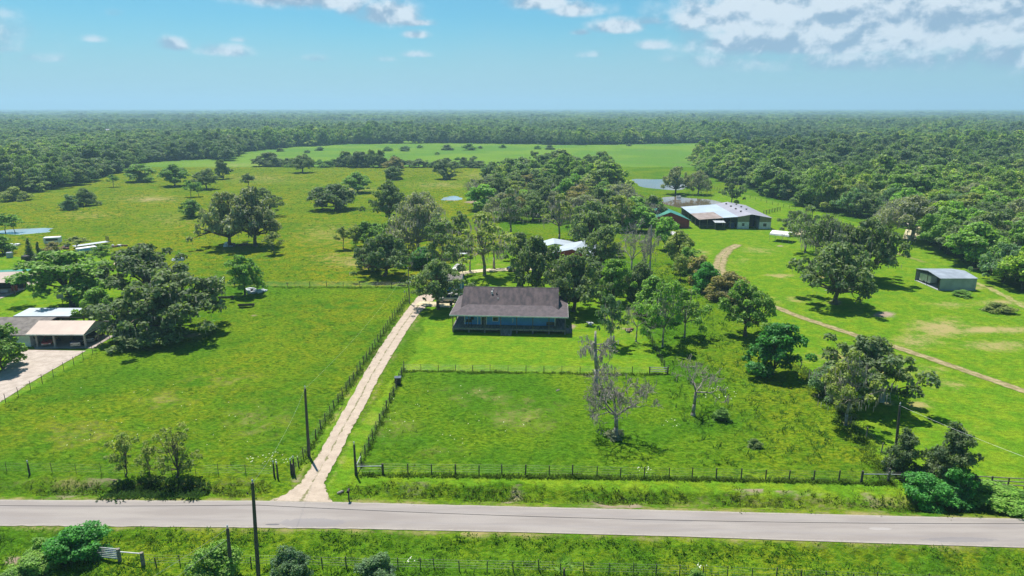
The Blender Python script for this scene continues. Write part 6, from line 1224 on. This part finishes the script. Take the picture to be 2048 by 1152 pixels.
fence('wire_fence', pts_px(bo), 'wire fence on thin dark posts along the bottom edge of the picture', 1.15, .05, seed=19, jit=.08)
e = fence('tube_gate', pts_px([(132, 1114), (185, 1118), (237, 1123)]), 'bent tube gate wrapped in leaves at the bottom left', 1.3, .04, mat='galv', nw=0, rails=tuple((i, i + 1, z, 'galv') for i in (0, 1) for z in (.25, .4, .55, .7, .85, 1.0)), seed=20)
fence('wooden_gate', pts_px([(240, 1124), (286, 1128)]), 'stout braced wooden fence end right of the bottom left tube gate', 1.35, .17, mat='grey_post', nw=0, rails=((0, 1, .8, 'fascia'),), seed=21)
# mailbox by the driveway mouth, box on the side fence
e = empty('mailbox', at(698, 1001), 0, 'dark mailbox on a short post at the road edge right of the driveway', 'mailbox'); q = MB(); q.box(-.06, .06, -.06, .06, -.2, 1.0); part(q, 'post', 'post', e); q = MB(); q.tube((0, -.28, 1.12), (0, .28, 1.12), .14, n=12); q.box(-.14, .14, -.28, .28, 1.0, 1.12); part(q, 'box', 'junkdark', e)
q = MB(); q.box(.145, .16, -.1, -.06, 1.1, 1.35); part(q, 'signal_arm', 'cloth_red', e)
e = empty('hay_feeder', at(796, 768), .1, 'small black box hanging on the side fence beside the driveway', 'feeder box'); q = MB(); q.box(-.45, .45, -.4, .4, .25, 1.0); part(q, 'body', 'grille', e, bevel=.06); q = MB(); q.box(-.5, .5, -.45, .45, 1.002, 1.08); part(q, 'lid', 'p_dgrey', e); q = MB(); q.box(-.4, .4, -.3, .3, 0, .249); part(q, 'foot', 'junkdark', e)
for (px_, py_, s_, lb) in ((1116, 781, .2, 'pale stone lying in the middle of the front pasture'), (681, 985, .22, 'pale rocks at the ditch beside the driveway mouth')):
    e = empty('rock', at(px_, py_), 0, lb, 'rock'); q = MB(); q.lathe((0, 0, -.05), [(s_, 0), (s_ * 1.05, s_ * .3), (s_ * .7, s_ * .75), (s_ * .2, s_ * .85)], 9); q.v = [(x * 1.3 + .1 * math.sin(y * 9), y + .1 * math.sin(x * 7), z) for x, y, z in q.v]; part(q, 'stone', 'concrete', e)
e = empty('stock_tank', at(1357, 397), 0, 'small white stock tank standing at the near shore of the round pond', 'tank'); q = MB(); q.lathe((0, 0, 0), [(1.1, 0), (1.1, 1.1), (1.0, 1.1), (1.0, .9)], 14); part(q, 'body', 'white', e)
# ------------------------------------------------------------------ far houses, turbines
def far_house(px, py, wd, dp, hw_, hr_, wm_, rm, lab):
    x, y, _ = G(px, py); e = empty('farmhouse', (x, y, 0), 0, lab, 'house'); q = MB(); q.box(-wd / 2, wd / 2, 0, dp, 0, hw_); w_ = part(q, 'wall', wm_, e)
    q = MB(); q.slab([(-wd / 2 - .5, -.5, hw_), (wd / 2 + .5, -.5, hw_), (wd / 2 - 1, dp / 2, hr_), (-wd / 2 + 1, dp / 2, hr_)], .2); q.slab([(-wd / 2 + 1, dp / 2 + .01, hr_), (wd / 2 - 1, dp / 2 + .01, hr_), (wd / 2 + .5, dp + .5, hw_), (-wd / 2 - .5, dp + .5, hw_)], .2); part(q, 'roof', rm, e)
    for i in (-1, 0, 1): q = MB(); q.box(i * wd * .3 - .6, i * wd * .3 + .6, -.06, -.01, 1, 2.3); part(q, 'window', 'glass', e)
far_house(200, 274.5, 24, 14, 5, 11, 'fascia', 'lilac', 'white farmhouse with grey roof in the clearing far off in the left wood'); far_house(252, 273.5, 22, 9, 3, 5.5, 'palegrey', 'whitemetal', 'low pale house right of the white farmhouse in the far clearing'); far_house(395, 283, 17, 10, 3.5, 8, 'rust', 'rust', 'house with pinkish roof among the trees of the left wood')
far_house(812, 281, 26, 10, 3.5, 7, 'tanroof', 'brownroof', 'beige house at the edge of the far woods'); far_house(886, 277, 22, 12, 4, 9, 'brick', 'rust', 'house with reddish roof half hidden in the far woods'); far_house(912, 272.5, 26, 12, 4, 9, 'fascia', 'whitemetal', 'white-roofed house deep in the far woods'); far_house(1862, 451, 9, 6, 2.6, 4.2, 'palegrey', 'blue', 'small blue-grey cabin in the clearing inside the right wood')
x, y, _ = G(1060, 262); o_ = MB().face((x - 6, y, .3), (x + 6, y, .3), (x + 22, y + 900, .3), (x - 4, y + 900, .3)).build('sandy_road', M['gravel']); tag(o_, kind='structure'); at_ = o_.data.attributes.new('across', 'FLOAT', 'POINT')
o_ = pad('sandy_clearing', [(1805, 478), (1812, 458), (1850, 452), (1880, 455), (1884, 480)], .06, M['path']); o_.data.attributes.new('across', 'FLOAT', 'POINT')
o_ = pad('sandy_lane', [(1560, 467), (1600, 462), (1640, 464), (1600, 470)], .06, M['path']); o_.data.attributes.new('across', 'FLOAT', 'POINT')
turb = [(846, 208, 1.0), (878, 210, .9), (880.5, 208, .9), (968, 209, .9), (1111, 210, .8), (1116, 208.5, .9), (1121, 211, .8), (1137, 212, .7), (1218, 211, .8), (1249, 210, .8), (1259, 211, .7), (1331, 208, .9), (1344, 209, .8), (1360, 207.5, .9), (1397, 210, .8), (1479, 207.5, .95)]
protoT = None
for i, (px_, tp, s_) in enumerate(turb):
    Dm = 8600 / s_; x = (px_ - 1024) / F * (Dm * CT + H * ST); hz = H + (215.5 - tp) / F * Dm; lab = 'white wind turbine on the far horizon'
    if protoT is None:
        protoT = empty('wind_turbine', (x, Dm, 0), 0, lab, 'wind turbine', 'wind turbines on the horizon'); q = MB(); q.path([(0, 0, 0), (0, 0, 100)], [3.4, 1.9], 10); part(q, 'tower', 'palegrey', protoT); q = MB(); q.box(-2, 2, -3, 8, 98, 102.5); part(q, 'nacelle', 'palegrey', protoT)
        for k_ in range(3): a = PI / 2 + k_ * 2 * PI / 3; q = MB(); q.path([(0, -4, 100), (math.cos(a) * 14, -4, 100 + math.sin(a) * 14), (math.cos(a) * 48, -4, 100 + math.sin(a) * 48)], [1.6, 2.0, .5], 5); part(q, 'blade', 'palegrey', protoT)
        e = protoT
    else: e = copy_tree(protoT); e.location = (x, Dm, 0)
    e.scale = (1, 1, hz / 100); e.rotation_euler = (0, 0, R((i * 37) % 50 - 25))
# ------------------------------------------------------------------ weeds, tall grass, flowers
def leafpm(name, c1, c2):
    m, t, b = newmat(name); g = nd(t, 'ShaderNodeNewGeometry'); b.inputs['Roughness'].default_value = .7; b.inputs['Specular IOR Level'].default_value = .2
    c = mixc(t, noise(t, g.outputs['Position'], .22, 3), c1, c2); sc = nd(t, 'ShaderNodeVectorMath', operation='SCALE'); t.links.new(c, sc.inputs[0]); t.links.new(mth(t, 'MULTIPLY_ADD', g.outputs['Random Per Island'], .9, .55), sc.inputs['Scale']); t.links.new(sc.outputs[0], b.inputs['Base Color']); tr = nd(t, 'ShaderNodeBsdfTranslucent'); t.links.new(sc.outputs[0], tr.inputs[0]); mx = nd(t, 'ShaderNodeMixShader'); mx.inputs[0].default_value = .45; t.links.new(b.outputs[0], mx.inputs[1]); t.links.new(tr.outputs[0], mx.inputs[2]); t.links.new(mx.outputs[0], t.nodes['Material Output'].inputs[0]); return m
def clumps(name, pos, size, hgt, nb, mat, label, cat, seed):
    r_ = np.random.default_rng(seed); n_ = len(pos); P_ = np.repeat(pos, nb, 0); sz_ = np.repeat(size, nb); m_ = len(P_); a = r_.uniform(0, 2 * PI, m_); rad = r_.uniform(0, 1, m_) ** .6 * sz_
    bx_ = P_[:, 0] + np.cos(a) * rad; by_ = P_[:, 1] + np.sin(a) * rad; bz_ = P_[:, 2] - .05; hh = hgt * sz_ * r_.uniform(.5, 1.2, m_) * (1.1 - .5 * rad / (sz_ + 1e-6)); w_ = sz_ * r_.uniform(.12, .28, m_); tx = bx_ + np.cos(a) * hh * .9; ty = by_ + np.sin(a) * hh * .9; b2 = a + PI / 2 + r_.uniform(-1, 1, m_)
    ux, uy = np.cos(b2) * w_, np.sin(b2) * w_
    V = np.stack([np.stack([bx_ - ux, by_ - uy, bz_], 1), np.stack([bx_ + ux, by_ + uy, bz_], 1), np.stack([tx + ux * .5, ty + uy * .5, bz_ + hh], 1), np.stack([tx - ux * .5, ty - uy * .5, bz_ + hh * .92], 1)], 1).reshape(-1, 3)
    o_ = mesh_np(name, V, np.arange(m_ * 4).reshape(-1, 4), mat); tag(o_, label, cat, kind='stuff'); return o_
rg = np.random.default_rng(4)
def scatter(n_, x0_, x1_, y0_, y1_):
    x = rg.uniform(x0_, x1_, n_); y = rg.uniform(y0_, y1_, n_); return x, y
def pix(x, y): Zq = y * CT + H * ST; return 1024 + F * x / Zq, 576 - F * (y * ST - H * CT) / Zq
def gz(x, y): j = np.clip(np.searchsorted(D, y), 0, nr - 1); i = np.clip(np.round((x / D[j] + 1.25) / 2.5 * (NT - 1)).astype(int), 0, NT - 1); return Z[j * NT + i]
x, y = scatter(150000, -330, 60, 68, 480); px_, py_ = pix(x, y)
left = inpoly(px_, py_, [(-50, 812), (232, 686), (300, 690), (440, 650), (440, 575), (815, 577), (800, 620), (590, 940), (-50, 940)])
back = inpoly(px_, py_, [(-80, 500), (-80, 400), (60, 392), (150, 380), (210, 362), (300, 338), (500, 334), (955, 338), (950, 420), (880, 430), (820, 450), (700, 500), (700, 568), (440, 568), (380, 500), (300, 470)])
front = inpoly(px_, py_, [(718, 940), (812, 748), (1330, 752), (1370, 700), (1310, 640), (1260, 560), (1330, 500), (1380, 590), (1480, 680), (1600, 780), (1770, 955)])
cl_ = vnoise(x, y, 9, 77); m = (left & (cl_ > .4) & (rg.uniform(0, 1, len(x)) < .5)) | (front & (cl_ > .35) & (rg.uniform(0, 1, len(x)) < .5)) | (back & (cl_ > .3) & (rg.uniform(0, 1, len(x)) < .5))
x, y = x[m], y[m]; clumps('pasture_weeds', np.stack([x, y, gz(x, y)], 1), rg.uniform(.10, .30, len(x)) * np.where(y > 150, 1.25, 1), .9, 6, leafpm('weed_leaf', (.045, .125, .008), (.075, .15, .012)), 'dark green weed clumps dotted over the pastures', 'weeds', 5)
x, y = scatter(9000, 13, 60, 68, 175); px_, py_ = pix(x, y); m = inpoly(px_, py_, [(1340, 800), (1330, 700), (1290, 600), (1270, 520), (1330, 500), (1450, 650), (1600, 800), (1700, 930), (1400, 930)]) & (rg.uniform(0, 1, len(x)) < .35); x, y = x[m], y[m]
clumps('pasture_plants', np.stack([x, y, gz(x, y)], 1), rg.uniform(.15, .4, len(x)), 1.5, 8, leafpm('plant_leaf', (.055, .15, .01), (.085, .18, .012)), 'taller leafy plants standing in the grass right of the yard fence', 'weeds', 6)
# growth in the ditches and along the fences
X1 = []
def along(pl, n_, wd): 
    pl = np.array(pl); sg = np.hypot(*(np.diff(pl, axis=0).T)); cum = np.concatenate([[0], np.cumsum(sg)]); t = rg.uniform(0, cum[-1], n_); X1.append(np.stack([np.interp(t, cum, pl[:, 0]), np.interp(t, cum, pl[:, 1])], 1) + rg.normal(0, wd, (n_, 2)))
along(pts_px([(716, 950), (1290, 957), (1790, 967)]), 1300, .14); along(pts_px([(600, 935), (680, 802), (815, 600)]), 700, .35); along(pts_px([(720, 935), (808, 738)]), 260, .2); along(pts_px([(808, 743), (1335, 750)]), 420, .12); along(pts_px([(440, 574), (815, 576)]), 300, .25)
along(pts_px([(1776, 964), (1700, 848), (1600, 735)]), 900, .9); along(pts_px([(235, 684), (400, 680), (440, 655)]), 300, .6); along(pts_px([(1335, 748), (1250, 578)]), 260, .15)
q_ = np.vstack(X1); clumps('fence_line_grass', np.stack([q_[:, 0], q_[:, 1], gz(q_[:, 0], q_[:, 1])], 1), rg.uniform(.10, .28, len(q_)), 1.5, 9, leafpm('rough_grass', (.065, .15, .008), (.12, .18, .015)), 'rough unmown grass along the foot of the fences', 'grass', 7)
xs = rg.uniform(-60, 62, 2600); off = rg.normal(4.7, .9, 2600); ys = road_mid(xs) + off; px_, py_ = pix(xs, ys); dn_ = vnoise(xs, ys, 3.0, 88); m = (np.abs(segdist(xs, ys, drv_c)) > 3.6) & (dn_ > .35)
xs, ys = xs[m], ys[m]; xe = rg.uniform(G(225, 975)[0], G(410, 975)[0], 500); ye = road_mid(xe) + rg.normal(4.3, .8, 500); clumps('ditch_thicket', np.stack([xe, ye, gz(xe, ye)], 1), rg.uniform(.2, .5, 500), 1.3, 14, leafpm('ditch_shrub', (.04, .10, .012), (.06, .13, .014)), 'dark leafy undergrowth in the ditch below the roadside trees', 'undergrowth', 12)
clumps('ditch_grass', np.stack([xs, ys, gz(xs, ys)], 1), rg.uniform(.10, .26, len(xs)), 1.2, 9, leafpm('ditch_leaf', (.07, .15, .010), (.16, .19, .02)), 'tall rough grass growing in the roadside ditch', 'grass', 8)
xs = rg.uniform(-50, 52, 9000); ys = road_mid(xs) - rg.uniform(2.6, 13, 9000); dn_ = vnoise(xs, ys, 2.5, 90) + (road_mid(xs) - ys) * .05; m = dn_ > rg.uniform(.35, 1.0, 9000); xs, ys = xs[m], ys[m]
clumps('verge_growth', np.stack([xs, ys, gz(xs, ys)], 1), rg.uniform(.08, .22, len(xs)) * (1 + .06 * (road_mid(xs) - ys)), 1.1, 8, leafpm('verge_leaf', (.07, .20, .008), (.12, .23, .012)), 'lush mixed weeds on the near verge below the road', 'weeds', 9)
# yellowish flower patches and white blossoms
def flowers(cx, cy, rx, ry, n_, mat, nm, lab, seed):
    r_ = np.random.default_rng(seed); a = r_.uniform(0, 6.28, n_); k_ = np.sqrt(r_.uniform(0, 1, n_)); P2 = [G(cx + math.cos(t) * rx * q, cy + math.sin(t) * ry * q) for t, q in zip(a, k_)]; V = []
    for p_ in P2:
        s_ = r_.uniform(.025, .065); z = ground_z(p_[0], p_[1]) + r_.uniform(.15, .5)
        V += [(p_[0] - s_, p_[1] - s_, z), (p_[0] + s_, p_[1] - s_, z + .03), (p_[0] + s_, p_[1] + s_, z + .06), (p_[0] - s_, p_[1] + s_, z + .03)]
    o_ = mesh_np(nm, V, np.arange(len(V)).reshape(-1, 4), mat); tag(o_, lab, 'flowers', kind='stuff')
pf = pm('petal', (.62, .64, .5), (.5, .52, .38), 3, .8)
flowers(545, 922, 55, 12, 34, pf, 'white_flowers', 'ring of small white flowers near the gate posts left of the driveway', 1); flowers(1440, 790, 40, 14, 20, pf, 'white_flowers', 'white flowers in the grass right of the white dead tree', 2); flowers(1345, 850, 20, 8, 10, pf, 'white_flowers', 'small white flowers between the two dead trees', 3)
flowers(1288, 945, 14, 8, 12, pf, 'white_flowers', 'white blossoms at the front fence below the bare dead tree', 4); flowers(820, 1122, 12, 4, 6, pf, 'white_flowers', 'white flowers on the verge above the bottom fence', 5); flowers(1402, 1134, 12, 5, 7, pf, 'white_flowers', 'white flowers on the verge at the lower right', 6); flowers(900, 850, 150, 80, 36, pf, 'white_flowers', 'scattered white flowers across the front pasture', 7); flowers(300, 840, 240, 80, 50, pf, 'white_flowers', 'scattered white flowers across the left pasture', 8)
# ------------------------------------------------------------------ haze: one closed box of even air
hb = MB().box(-19000, 19000, -3000, 14500, -1.6, 190); hm = bpy.data.materials.new('haze'); hm.use_nodes = True; ht = hm.node_tree
for n in list(ht.nodes): ht.nodes.remove(n)
pv = nd(ht, 'ShaderNodeVolumePrincipled'); pv.inputs['Color'].default_value = (.46, .70, .94, 1); pv.inputs['Density'].default_value = 2.2e-4; pv.inputs['Anisotropy'].default_value = .2
mo = nd(ht, 'ShaderNodeOutputMaterial'); ht.links.new(pv.outputs[0], mo.inputs['Volume']); ho = hb.build('haze', hm); tag(ho, 'pale blue summer haze over the far woods', 'haze', kind='stuff')
for o_ in bpy.data.objects:
    if o_.name.split('.')[0] == 'moss': o_['kind'] = 'stuff'
